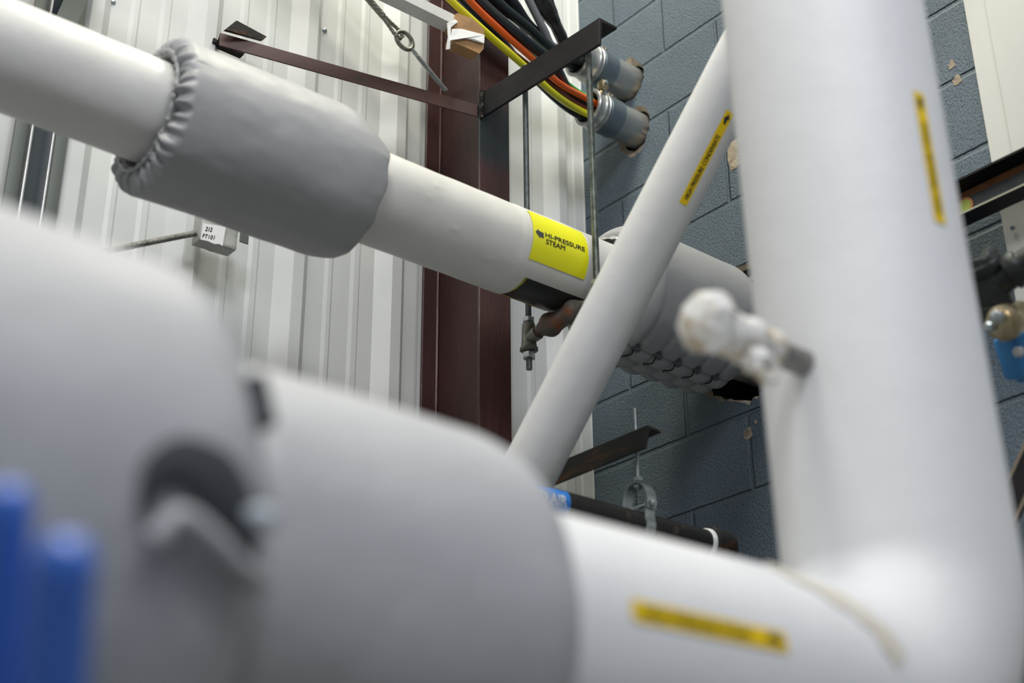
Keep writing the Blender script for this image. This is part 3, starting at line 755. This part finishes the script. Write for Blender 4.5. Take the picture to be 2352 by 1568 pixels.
# ------------------------------------------------------------------ compressed air line
AYY, AZZ, AR_ = -.76, 2.505, .0300
t = thing('air_pipe', (-.9, AYY, AZZ), 'thin black iron pipe with a blue label, capped at its right end', 'pipe')
bm = bmesh.new(); cyl(bm, (-2.3, AYY, AZZ), (-.372, AYY, AZZ), AR_, 40); link('pipe_run', bm, MT['pipe_black'], t)
bm = bmesh.new(); lathe(bm, (-.378, AYY, AZZ), (1, 0, 0), [(0, .031), (0, .037), (.004, .0395), (.012, .0395), (.014, .037), (.052, .037), (.060, .034), (.066, .026), (.068, .0)], 40, caps=False); c = link('end_cap', bm, MT['rusty_black'], t)
bm = bmesh.new(); lathe(bm, (-.389, AYY, AZZ), (1, 0, 0), [(0, .0302), (.002, .0325), (.010, .0335), (.012, .030)], 40, caps=False); link('thread_tape', bm, MT['tape_white'], t)
def onair(X, th, h): a = radians(th); return Vector((X, AYY+cos(a)*(AR_+h), AZZ+sin(a)*(AR_+h)))
bm = bmesh.new(); g = [[bm.verts.new(onair(-1.06+.277*i/6, 135+110*j/20, .0005)) for j in range(21)] for i in range(7)]
for i in range(6):
    for j in range(20): bm.faces.new((g[i][j], g[i][j+1], g[i+1][j+1], g[i+1][j]))
lb = link('pipe_label', bm, MT['label_blue'], t); lb['label'] = 'blue label with white lettering'
text_obj('lettering', 'COMPRESSED AIR', .030, lambda u, v, h: onair(-.995+u, 202-v/AR_*57.3, .0008), MT['ink_white'], lb, fit=.202, bold=.0007)
# clevis hanger
ch = thing('clevis_hanger', (-.57, AYY, AZZ), 'small bright clevis hanger clasping the black air pipe', 'hanger')
def strap(pts, w, th, name, m, par):
    bm = bmesh.new(); P = catmull(pts, 6); n = len(P)
    T = [(P[min(i+1, n-1)]-P[max(i-1, 0)]).normalized() for i in range(n)]; R_ = []
    for p, tt in zip(P, T):
        nn = Vector((1, 0, 0)).cross(tt).normalized()*th/2
        R_.append([bm.verts.new(p+Vector((s*w/2, 0, 0))+nn*k) for s, k in ((-1, -1), (1, -1), (1, 1), (-1, 1))])
    for i in range(n-1): bridge(bm, R_[i], R_[i+1])
    bm.faces.new(R_[0]); bm.faces.new(R_[-1]); return link(name, bm, m, par, smooth=False)
rr = AR_+.0015; c = Vector((-.57, AYY, AZZ))
strap([c+Vector((0, cos(a)*rr, sin(a)*rr)) for a in [radians(x) for x in (25, 0, -30, -60, -90, -120, -150, -180, -205)]]
      + [c+Vector((0, -rr*.98, .048))], .026, .002, 'lower_strap', MT['zinc'], ch)
strap([c+Vector((0, rr+.002, .030)), c+Vector((0, rr+.002, .060)), c+Vector((0, .020, .084)), c+Vector((0, 0, .0915)), c+Vector((0, -.020, .084)), c+Vector((0, -rr-.003, .060)), c+Vector((0, -rr-.003, .030))], .026, .002, 'upper_yoke', MT['zinc'], ch)
bm = bmesh.new(); cyl(bm, c+Vector((0, rr+.008, .041)), c+Vector((0, -rr-.014, .041)), .0042, 12); hexnut(bm, c+Vector((0, -rr-.009, .041)), (0, 1, 0), .0085, .007); hexnut(bm, c+Vector((0, rr+.006, .041)), (0, 1, 0), .0085, .006)
link('cross_bolt', bm, MT['zinc'], ch, smooth=False)

# ------------------------------------------------------------------ conduits
def conduit(Y, Z, xe, label):
    t = thing('conduit', (xe, Y, Z), label, 'conduit', 'galvanised conduits through the block wall')
    d = (-1, 0, 0); L = -xe
    bm = bmesh.new(); lathe(bm, (.17, Y, Z), d, [(0, .0525), (.17+.13, .0525)], 48, caps=False); lathe(bm, (.17, Y, Z), d, [(0, .049), (.17+.13, .049)], 48, caps=False); link('tube', bm, MT['galv'], t)
    bm = bmesh.new(); x0 = -.082
    lathe(bm, (x0, Y, Z), d, [(0, .0535), (0, .0565), (.047, .0565), (.049, .0575), (.053, .0575), (.055, .054), (.055, .0530)], 48, caps=False)
    link('coupling', bm, MT['coupling'], t)
    bm = bmesh.new(); s0 = -x0+.055
    lathe(bm, (-s0, Y, Z), d, [(0, .053), (.002, .0565), (.006, .0575), (.008, .055), (.012, .055), (.014, .0575), (.020, .0575), (.024, .0545), (L-s0-.010, .0535), (L-s0-.004, .0565), (L-s0, .0545), (L-s0, .0465), (L-s0-.006, .0440), (.0, .0440)], 48, caps=False)
    link('end_bushing', bm, MT['galv'], t)
    for dy, a0 in ((.020, 118), (.032, 118)):
        bm = bmesh.new(); a = radians(a0); p = Vector((x0-.010-dy, Y+cos(a)*.056, Z+sin(a)*.056)); n = Vector((0, cos(a), sin(a)))
        lathe(bm, p, n, [(0, .0055), (.004, .0055), (.004, .0042), (.009, .0040), (.010, .002)], 12); link('set_screw', bm, MT['brass'], t)
    return t
conduit(-.218, 4.135, -.20, 'upper galvanised conduit stub through the block wall, bracket crossing its mouth')
conduit(-.235, 3.962, -.185, 'lower galvanised conduit stub through the block wall, coloured cables entering it')
gc = thing('ground_clamp', (-.12, -.29, 4.05), 'small cast ground clamp block between the two conduits', 'clamp')
p = onx(1388, 200, -.13); p = ony(1386, 197, -.285)
bm = bmesh.new(); box(bm, p-Vector((.014, .012, .012)), p+Vector((.010, .012, .012)), .002); link('clamp_block', bm, MT['brass'], gc)
bm = bmesh.new(); lathe(bm, p+Vector((-.002, -.010, .004)), (0, -1, 0), [(0, .0065), (.006, .0065), (.007, .004)], 12); link('clamp_screw', bm, MT['zinc'], gc)
bm = bmesh.new(); tube(bm, catmull([p+Vector((0, .008, -.008)), p+Vector((-.006, .004, -.024)), p+Vector((-.004, .012, -.040))], 6), .006, 10); link('clamp_lug', bm, MT['brass'], gc)

# ------------------------------------------------------------------ cables
def cable(name, label, pts, r, m, rfun=None, n=14, group='cables entering the conduits'):
    bm = bmesh.new(); P = [dep(*p) if len(p) == 3 and p[0] > 10 else Vector(p) for p in pts]
    if name == 'cable' or r > .02: v_ = (P[0]-P[1]).normalized(); P = [P[0]+v_*1.1+Vector((0, 0, .25)), P[0]+v_*.6+Vector((0, 0, .05)), P[0]+v_*.25]+P
    P = catmull(P, 12)
    tube(bm, P, r, n, rfun=rfun); return tag(link(name, bm, m), label, 'cable', group)
def into(c, dy, dz, x0=-.22, x1=.10, k=.8):     # two points leading a cable into a conduit mouth
    return [(x0, c[0]+dy, c[1]+dz), ((x0+x1)/2, c[0]+dy*k, c[1]+dz*k), (x1, c[0]+dy*k, c[1]+dz*k)]
LO = (-.235, 3.962); UP = (-.218, 4.135)
cable('cable', 'yellow cable on the left side of the bundle', [(985, -50, 3.66), (1045, 10, 3.70), (1120, 78, 3.76), (1200, 148, 3.85), (1270, 213, 3.96)]+into(LO, -.006, -.029), .0098, MT['cab_yellow'])
cable('cable', 'orange cable next to the yellow one', [(1040, -50, 3.70), (1085, 8, 3.74), (1150, 70, 3.80), (1215, 128, 3.88), (1283, 190, 3.98)]+into(LO, -.022, .008), .0092, MT['cab_orange'])
cable('cable', 'brown cable between the orange and yellow ones', [(975, -50, 3.74), (1035, 8, 3.78), (1105, 68, 3.84), (1205, 144, 3.92), (1278, 204, 4.0)]+into(LO, -.001, -.009), .0098, MT['cab_brown'])
cable('cable', 'thin green cable beside the orange one', [(1075, -50, 3.93), (1115, 15, 3.96), (1195, 95, 4.0), (1282, 172, 4.04)]+into(LO, -.012, .028), .0058, MT['cab_green'])
cable('cable', 'thick black cable right beside the orange one', [(1060, -40, 3.74), (1125, 25, 3.79), (1200, 88, 3.86), (1270, 148, 3.97)]+into(LO, .014, .020), .0155, MT['cab_black'])
cable('cable', 'thick black cable in the middle of the bundle', [(1092, -45, 3.84), (1150, 12, 3.90), (1215, 66, 3.97), (1270, 115, 4.06)]+into(UP, -.018, -.024), .0145, MT['cab_black'])
cable('cable', 'black cable curving down from the top edge behind the bracket', [(1128, -45, 3.92), (1178, 5, 3.97), (1210, 52, 4.02), (1250, 92, 4.08)]+into(UP, .012, -.026), .0145, MT['cab_black'])
cable('cable', 'black cable lying under the yellow one, nearest the column', [(1000, -60, 3.82), (1075, 15, 3.86), (1160, 98, 3.92), (1235, 190, 3.99)]+into(LO, .020, -.026), .0080, MT['cab_black'])
cable('cable', 'pale insulated wire between the black cables at the top edge', [(1110, -40, 3.86), (1155, 8, 3.90), (1186, 48, 3.95), (1215, 90, 4.02)], .0045, MT['strut_white'])
cable('cable', 'stiff grey cable beside the tape-wrapped bundle', [(1190, -50, 3.98), (1222, 15, 4.01), (1250, 70, 4.04), (1272, 108, 4.08)]+into(UP, -.020, .010, -.215), .0115, MT['cab_grey'])
cable('wrapped_cable_bundle', 'glossy black tape-wrapped bundle coming down to the upper conduit', [(1215, -60, 4.02), (1245, 5, 4.04), (1272, 50, 4.07), (1292, 90, 4.10)]+into(UP, .014, .012, -.215), .030, MT['tape_black'],
      rfun=lambda s, a: max(.0165, .0285-max(0, s-1.39)*.22)+(.003*sin(a*5+s*6)+.002*NV(s*50, cos(a)*3, sin(a)*3))*(1 if s < 1.45 else .5), n=40)

# ------------------------------------------------------------------ white strut with taped cardboard
TX = lambda px, py: ony(px, py, -.40)
p = TX(1043, 52)
st = thing('support_strut', p, 'pale grey metal strut running in at the top edge, its end wrapped in cardboard', 'strut')
bm = bmesh.new(); u0 = p+Vector((-.0, 0, 0)); Ht = .030
prism(bm, [(0, 0), (0, Ht), (.008, Ht), (.008, Ht-.003), (.003, Ht-.003), (.003, .003), (.037, .003), (.037, Ht-.003), (.032, Ht-.003), (.032, Ht), (.040, Ht), (.040, 0)], Vector((p.x, p.y, p.z-.005)), (0, 1, 0), (0, 0, 1), (-1.3, 0, 0))
link('channel', bm, MT['strut_white'], st, smooth=False)
cb_ = Vector((p.x, p.y, p.z))
def crumple(name, pts, m, parent, th=.035, seed=0, h=0):
    """folded sheet: pts = photo outline at the strut's end plane"""
    bm = bmesh.new(); P = [ony(x, y, -.405-h+.004*NV(x*.03, y*.03, seed)) for x, y in pts]
    a = [bm.verts.new(q) for q in P]; b = [bm.verts.new(q+Vector((0, th, 0))) for q in P]
    bm.faces.new(a); bm.faces.new(b); bridge(bm, a, b); bmesh.ops.triangulate(bm, faces=bm.faces[:])
    return link(name, bm, m, parent, smooth=False)
cw = thing('cardboard_wrap', cb_, 'folded brown cardboard taped over the end of the pale strut', 'wrapping')
crumple('upper_fold', [(1046, 38), (1050, 30), (1085, 42), (1112, 68), (1112, 80), (1050, 68), (1040, 60)], MT['cardboard'], cw, seed=1)
crumple('lower_fold', [(1042, 84), (1112, 84), (1111, 112), (1101, 123), (1086, 116), (1068, 108), (1042, 98)], MT['cardboard'], cw, seed=2)
crumple('tape_band', [(1040, 66), (1060, 66), (1113, 80), (1112, 99), (1092, 90), (1062, 84), (1046, 88), (1036, 92)], MT['tape_white'], cw, .004, seed=3, h=.006)
crumple('tape_tail', [(1028, 52), (1046, 44), (1052, 50), (1036, 62), (1034, 112), (1026, 113), (1030, 84)], MT['tape_white'], cw, .003, seed=4, h=.004)

# ------------------------------------------------------------------ brace cables with eye bolt
def rope(name, label, a, b, r, lobes=6, pitch=.035):
    bm = bmesh.new(); a = Vector(a); b = Vector(b); L = (b-a).length; n = int(L/.004)
    tube(bm, [a+(b-a)*i/n for i in range(n+1)], r, 24, rfun=lambda s, an: r*(.80+.26*abs(sin(2.5*(an+s*2*pi/.07)))))
    return bm
YB = -.088
e0 = ony(848, 0, YB); e1 = ony(908, 70, YB); e2 = ony(937, 100, YB); e3 = ony(1019, 202, YB)
dir_ = (e0-e1).normalized(); 
t = thing('wire_rope', e1, 'steel wire rope coming down from the top edge to a forged eye', 'rope')
bm = rope('', '', e1+dir_*.05, e1+dir_*1.6, .0092); link('strand', bm, MT['rope'], t)
bm = bmesh.new(); c = (ony(925, 86, YB)+ony(933, 96, YB))/2
side = Vector((0, 1, 0)).cross(dir_).normalized()
for s in (-1, 1):
    pts = [e1+dir_*.075+side*s*.002, e1+dir_*.03+side*s*.006, e1+side*s*.011, e1-dir_*.012+side*s*.012, e1-dir_*.028+side*s*.004]
    tube(bm, catmull(pts, 8), .0055, 12, rfun=lambda q, an: .0050+.0009*sin(3*(an+q*180)))
link('looped_grip', bm, MT['rope'], t)
t = thing('eye_bolt', e2, 'forged eye bolt whose shank runs down into the maroon column', 'bolt')
bm = bmesh.new(); c = ony(929, 93, YB); dn_ = (e3-c).normalized(); sd = Vector((0, 1, 0)).cross(dn_).normalized()
tube(bm, [c+dn_*(cos(a*pi/18)*.028)+sd*(sin(a*pi/18)*.021)+Vector((0, .004*sin(a*pi/18), 0)) for a in range(37)], .0062, 14, caps=False)
link('eye', bm, MT['rope'], t)
bm = bmesh.new(); cyl(bm, c+dn_*.027, c+dn_*.055, .0058, 16); link('shank', bm, MT['zinc'], t)
bm = bmesh.new(); threaded(bm, c+dn_*.053, e3+dn_*.012, .0070, .0018); link('threaded_end', bm, MT['zinc'], t)
# second rope, lower left
a = ony(300, 565, -.09); b = ony(452, 535, -.09); dr = (b-a).normalized()
bm = rope('', '', a-dr*.9, b+dr*.04, .0068)
tag(link('wire_rope', bm, MT['rope']), 'taut steel wire rope running from the tagged box down to the left', 'rope')
# tagged box in cloudy wrap
bx = thing('transmitter_box', ony(495, 535, -.09), 'small plastic-wrapped grey box with a handwritten white tag under the grey jacket', 'box')
c = ony(497, 535, -.09)
bm = bmesh.new(); box(bm, c-Vector((.050, .022, .040)), c+Vector((.045, .022, .040)), .006)
bmesh.ops.subdivide_edges(bm, edges=bm.edges[:], cuts=5, use_grid_fill=True)
for v in bm.verts: q = NV(v.co.x*30, v.co.y*30, v.co.z*30); v.co += Vector((.0, -.003*q, -.006*abs(NV(v.co.x*60, 3, 1)) if v.co.z < c.z-.03 else 0))
link('wrapped_body', bm, MT['plastic_wrap'], bx)
TL = ony(463, 511, -.117)
def ontag(u, v, h): return ony(467+u*52-v*6+0, 512+v*44+u*9, -.1165-h)
bm = bmesh.new(); tagp = [(0, 0), (1, 0), (.97, 1), (.8, .93), (.6, .97), (.3, .88), (-.03, .86)]
a_ = [bm.verts.new(ontag(u, v, 0)) for u, v in tagp]; b_ = [bm.verts.new(ontag(u, v, -.003)) for u, v in tagp]
bm.faces.new(a_); bm.faces.new(b_); bridge(bm, a_, b_); tg = link('paper_tag', bm, MT['paper'], bx, smooth=False); tg['label'] = 'white tag handwritten 212 FT101'
text_obj('lettering', '212', 1, lambda u, v, h: ontag(.12+u*.20, .37-v*.30, .0008), MT['ink'], tg, shear=.2, bold=.035)
text_obj('lettering', 'FT101', 1, lambda u, v, h: ontag(.02+u*.20, .75-v*.30, .0008), MT['ink'], tg, shear=.2, bold=.03, space=1.15)
bm = bmesh.new(); p0_ = ony(533, 532, -.085); box(bm, p0_+Vector((.0, -.012, -.045)), p0_+Vector((.004, .03, .03)), .001); box(bm, p0_+Vector((.012, -.02, -.03)), p0_+Vector((.034, -.016, .03)), .001)
prism(bm, [(0, 0), (.012, 0), (.004, -.032)], p0_+Vector((-.010, -.014, -.030)), (1, 0, 0), (0, 0, 1), (0, .003, 0))
link('mounting_clip', bm, MT['grey_shade'], bx, smooth=False)
bm = bmesh.new(); tube(bm, catmull([c+Vector((-.035, -.018, .041)), c+Vector((-.015, -.024, .044)), c+Vector((.004, -.02, .040))], 6), .003, 8); link('blue_tie', bm, MT['blue_paint'], bx)

# ------------------------------------------------------------------ maroon flange brace
fb = thing('flange_brace', (-.9, -.16, 3.79), 'maroon primed angle brace running from the ribbed wall to the column', 'brace')
A = Vector((-1.247, -.055, 3.822)); Bp = Vector((-.606, -.268, 3.769)); dv = Bp-A; out = Vector((dv.y, -dv.x, 0)).normalized()
if out.y > 0: out = -out
bm = bmesh.new(); prism(bm, [(0, 0), (0, .038), (-.030, .038), (-.030, .034), (-.004, .034), (-.004, 0)], A-Vector((0, 0, .034)), out, (0, 0, 1), dv)
bmesh.ops.bevel(bm, geom=bm.edges[:], offset=.0008, segments=1, affect='EDGES'); link('angle_bar', bm, MT['maroon_flat'], fb, smooth=False)
# faint stencil
def onbrace(px, py): 
    r = dep(px, py, 1)-CAMP; n = out; q = A+out*.0006; return CAMP+r*((q-CAMP).dot(n)/r.dot(n))
text_obj('stencil', 'IB3A', 1, lambda u, v, h: onbrace(816+u*15, 181+u*4.2-v*15), MT['ink_grey'], fb)
t = thing('brace_clip', (-1.19, -.09, 3.85), 'dark plate clip lying on the wall end of the maroon brace', 'clip')
pl = [(518, 68), (544, 47), (613, 84), (604, 92)]; Pq = [dep(x, y, (ony(x, y, -.09)-CAMP).dot(fw_)) for x, y in pl]
bm = bmesh.new(); a = [bm.verts.new(q) for q in Pq]; b = [bm.verts.new(q+Vector((.0, .012, .003))) for q in Pq]; bm.faces.new(a); bm.faces.new(b); bridge(bm, a, b); link('clip_plate', bm, MT['rusty_black'], t, smooth=False)
pl = [(492, 86), (500, 92), (563, 118), (560, 126), (490, 96)]; Pq = [ony(x, y, -.035) for x, y in pl]
bm = bmesh.new(); a = [bm.verts.new(q) for q in Pq]; b = [bm.verts.new(q+Vector((.0, .02, .0))) for q in Pq]; bm.faces.new(a); bm.faces.new(b); bridge(bm, a, b); link('clip_foot', bm, MT['black_steel'], t, smooth=False)

# ------------------------------------------------------------------ dark slotted channel on the ribbed wall, far left
t = thing('slotted_channel', (-1.64, -.04, 0), 'dark upright steel channel with bright edges on the ribbed wall, far left', 'channel')
bm = bmesh.new(); box(bm, (-1.662, -.034, .3), (-1.618, -.030, 5.8)); link('channel_back', bm, MT['glass_dark'], t, smooth=False)
for x in (-1.664, -1.616):
    bm = bmesh.new(); box(bm, (x-.0025, -.052, .3), (x+.0025, -.03, 5.8), .0008); link('channel_flange', bm, MT['galv'], t)
for x in (-1.684, -1.594):  # grey shade on both sides of the channel, built as dark strips
    bm = bmesh.new(); box(bm, (x-.014, -.040, .3), (x+.014, -.030, 5.8), .001); link('shade_strip', bm, MT['grey_shade'], t)
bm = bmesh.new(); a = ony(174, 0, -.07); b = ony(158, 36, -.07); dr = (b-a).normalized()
prism(bm, [(-.024, 0), (.024, 0), (.024, .004), (-.024, .004)], a-dr*.8, Vector((0, 1, 0)).cross(dr), (0, 1, 0), dr*1.02)  # slanted shadow near the channel, built as a dark strip
tag(link('shadow_strip', bm, MT['grey_shade'], smooth=False), 'slanted grey-green strip standing for a shadow at the top edge, beside the dark channel', 'brace')

# ------------------------------------------------------------------ right side: panel, channel beam, fittings
bm = bmesh.new(); box(bm, (-.012, -2.6, .6), (-.001, -1.338, 5.8), .002)
t = tag(link('wall_panel', bm, MT['panel'], smooth=False), 'off-white sheet panel fixed to the block wall at the right edge', 'panel')
bm = bmesh.new(); box(bm, (-.016, -2.58, .62), (-.012, -1.392, 5.78), .0015); link('raised_face', bm, MT['panel'], t, smooth=False)
bm = bmesh.new(); p = onx(2326, 524, -.016); lathe(bm, p, (-1, 0, 0), [(0, .0052), (.003, .0050), (.004, .002)], 12); link('rivet', bm, MT['coupling'], t)
t = thing('channel_beam', (-.08, -1.6, 3.2), 'black steel channel with a rust stripe crossing in front of the block wall, right edge', 'beam')
bm = bmesh.new(); prism(bm, [(-.052, 3.152), (-.102, 3.152), (-.102, 3.157), (-.058, 3.159), (-.058, 3.232), (-.102, 3.234), (-.102, 3.239), (-.052, 3.239)], (0, -1.08, 0), (1, 0, 0), (0, 0, 1), (0, -1.6, 0))
link('channel', bm, MT['black_steel'], t, smooth=False)
bm = bmesh.new(); box(bm, (-.0592, -2.66, 3.214), (-.0578, -1.09, 3.230)); rs = link('rust_stripe', bm, mat('orange_rust', (.20, .075, .025), .8, bump=.002, bscale=60, var=.3, vscale=30), t, smooth=False)
bm = bmesh.new(); box(bm, (-.0590, -2.66, 3.160), (-.0578, -1.09, 3.214)); link('web_face', bm, mat('grey_mill_scale', (.075, .08, .085), .5, .3, var=.3, vscale=20), t, smooth=False)
bm = bmesh.new(); box(bm, (-.1035, -2.66, 3.1525), (-.1015, -1.09, 3.1565)); link('lower_lip', bm, mat('pale_steel_edge', (.42, .42, .32), .4, .3), t, smooth=False)  # pale strip along the lip of the lower flange
bm = bmesh.new(); p = onx(2217, 473, -.0605); lathe(bm, p, (-1, 0, 0), [(0, .020), (.0008, .020)], 32); sk = link('round_sticker', bm, mat('orange_sticker', (.62, .24, .08), .4), t)
bm = bmesh.new(); lathe(bm, p+Vector((-.0008, 0, 0)), (-1, 0, 0), [(0, .015), (.0006, .015)], 32); link('sticker_center', bm, mat('yellow_green_sticker', (.42, .48, .08), .4), sk)
# black iron tee, brass fitting, blue valve
def D(px, py, d=2.62): return dep(px, py, d)
t = thing('iron_fitting', D(2290, 640), 'blurred black iron elbow and tee with branch pipe, right edge', 'fitting')
bm = bmesh.new(); a = D(2262, 590); b = D(2298, 735); bevcyl(bm, a, b, .030, .004, 28); bevcyl(bm, D(2248, 596), D(2275, 612), .030, .004, 28)
bevcyl(bm, D(2256, 604), a*.75+b*.25, .036, .005, 28); bevcyl(bm, a*.25+b*.75, b+ (b-a)*.06, .034, .004, 28)
link('tee_body', bm, MT['iron_dark'], t)
bm = bmesh.new(); bevcyl(bm, D(2285, 655), D(2330, 620, 2.60), .028, .004, 28); bevcyl(bm, D(2318, 630, 2.6), D(2348, 608, 2.59), .034, .004, 28); cyl(bm, D(2340, 614, 2.6), D(2520, 500, 2.55), .026, 28)
link('branch_pipe', bm, MT['iron_dark'], t)
t = thing('brass_fitting', D(2310, 740), 'blurred tarnished brass fitting between the black iron and the blue valve', 'fitting')
ax = (D(2400, 700, 2.75)-D(2300, 745)).normalized()
bm = bmesh.new(); lathe(bm, D(2292, 748, 2.55), ax, [(0, .018), (.004, .026), (.018, .026), (.022, .033), (.040, .033), (.046, .028), (.09, .028)], 24); link('brass_body', bm, MT['brass'], t)
bm = bmesh.new(); lathe(bm, D(2268, 752, 2.55), ax, [(0, .006), (.004, .010), (.03, .010)], 16); lathe(bm, D(2293, 728, 2.53), (cx_*-1-fw_), [(0, .012), (.01, .012), (.014, .006)], 16); link('bleed_stub', bm, MT['zinc'], t)
t = thing('blue_valve', D(2345, 820), 'blurred sky blue painted valve body, right edge', 'valve')
bm = bmesh.new(); bevcyl(bm, D(2322, 768, 2.66), D(2352, 862, 2.66), .034, .006, 28); bevcyl(bm, D(2306, 800, 2.68), D(2420, 770, 2.68), .020, .004, 24)
bevcyl(bm, D(2332, 850, 2.66), D(2430, 825, 2.66), .026, .005, 24); link('valve_body', bm, MT['blue_paint'], t)
bm = bmesh.new(); lathe(bm, D(2338, 808, 2.60), -fw_, [(0, .011), (.006, .011), (.010, .006)], 6); link('packing_nut', bm, MT['strut_white'], t)
bm = bmesh.new(); bevcyl(bm, D(2314, 838, 2.66), D(2324, 862, 2.66), .010, .003, 16); link('white_gasket', bm, MT['hasp'], t)
# dark diagonal steel lower right
t = thing('diagonal_angle', onx(2345, 1110, -.3), 'dark steel angle sloping up at the lower right edge, behind the riser', 'brace')
a = onx(2326, 1140, -.3); b = onx(2352, 1082, -.3); dr = (b-a).normalized(); pp = Vector((1, 0, 0)).cross(dr); 
bm = bmesh.new(); prism(bm, [(-.022, 0), (.030, 0), (.030, .004), (-.018, .004), (-.018, .045), (-.022, .045)], a-dr*1.0, pp, (1, 0, 0), dr*3); link('angle_bar', bm, MT['black_steel'], t, smooth=False)
for o_ in (-.021, .024):
    bm = bmesh.new(); prism(bm, [(o_-.003, -.001), (o_+.003, -.001), (o_+.003, .003), (o_-.003, .003)], a-dr*1.0, pp, (1, 0, 0), dr*3); link('worn_edge', bm, mat('worn_brown_edge', (.20, .16, .12), .5), t, smooth=False)
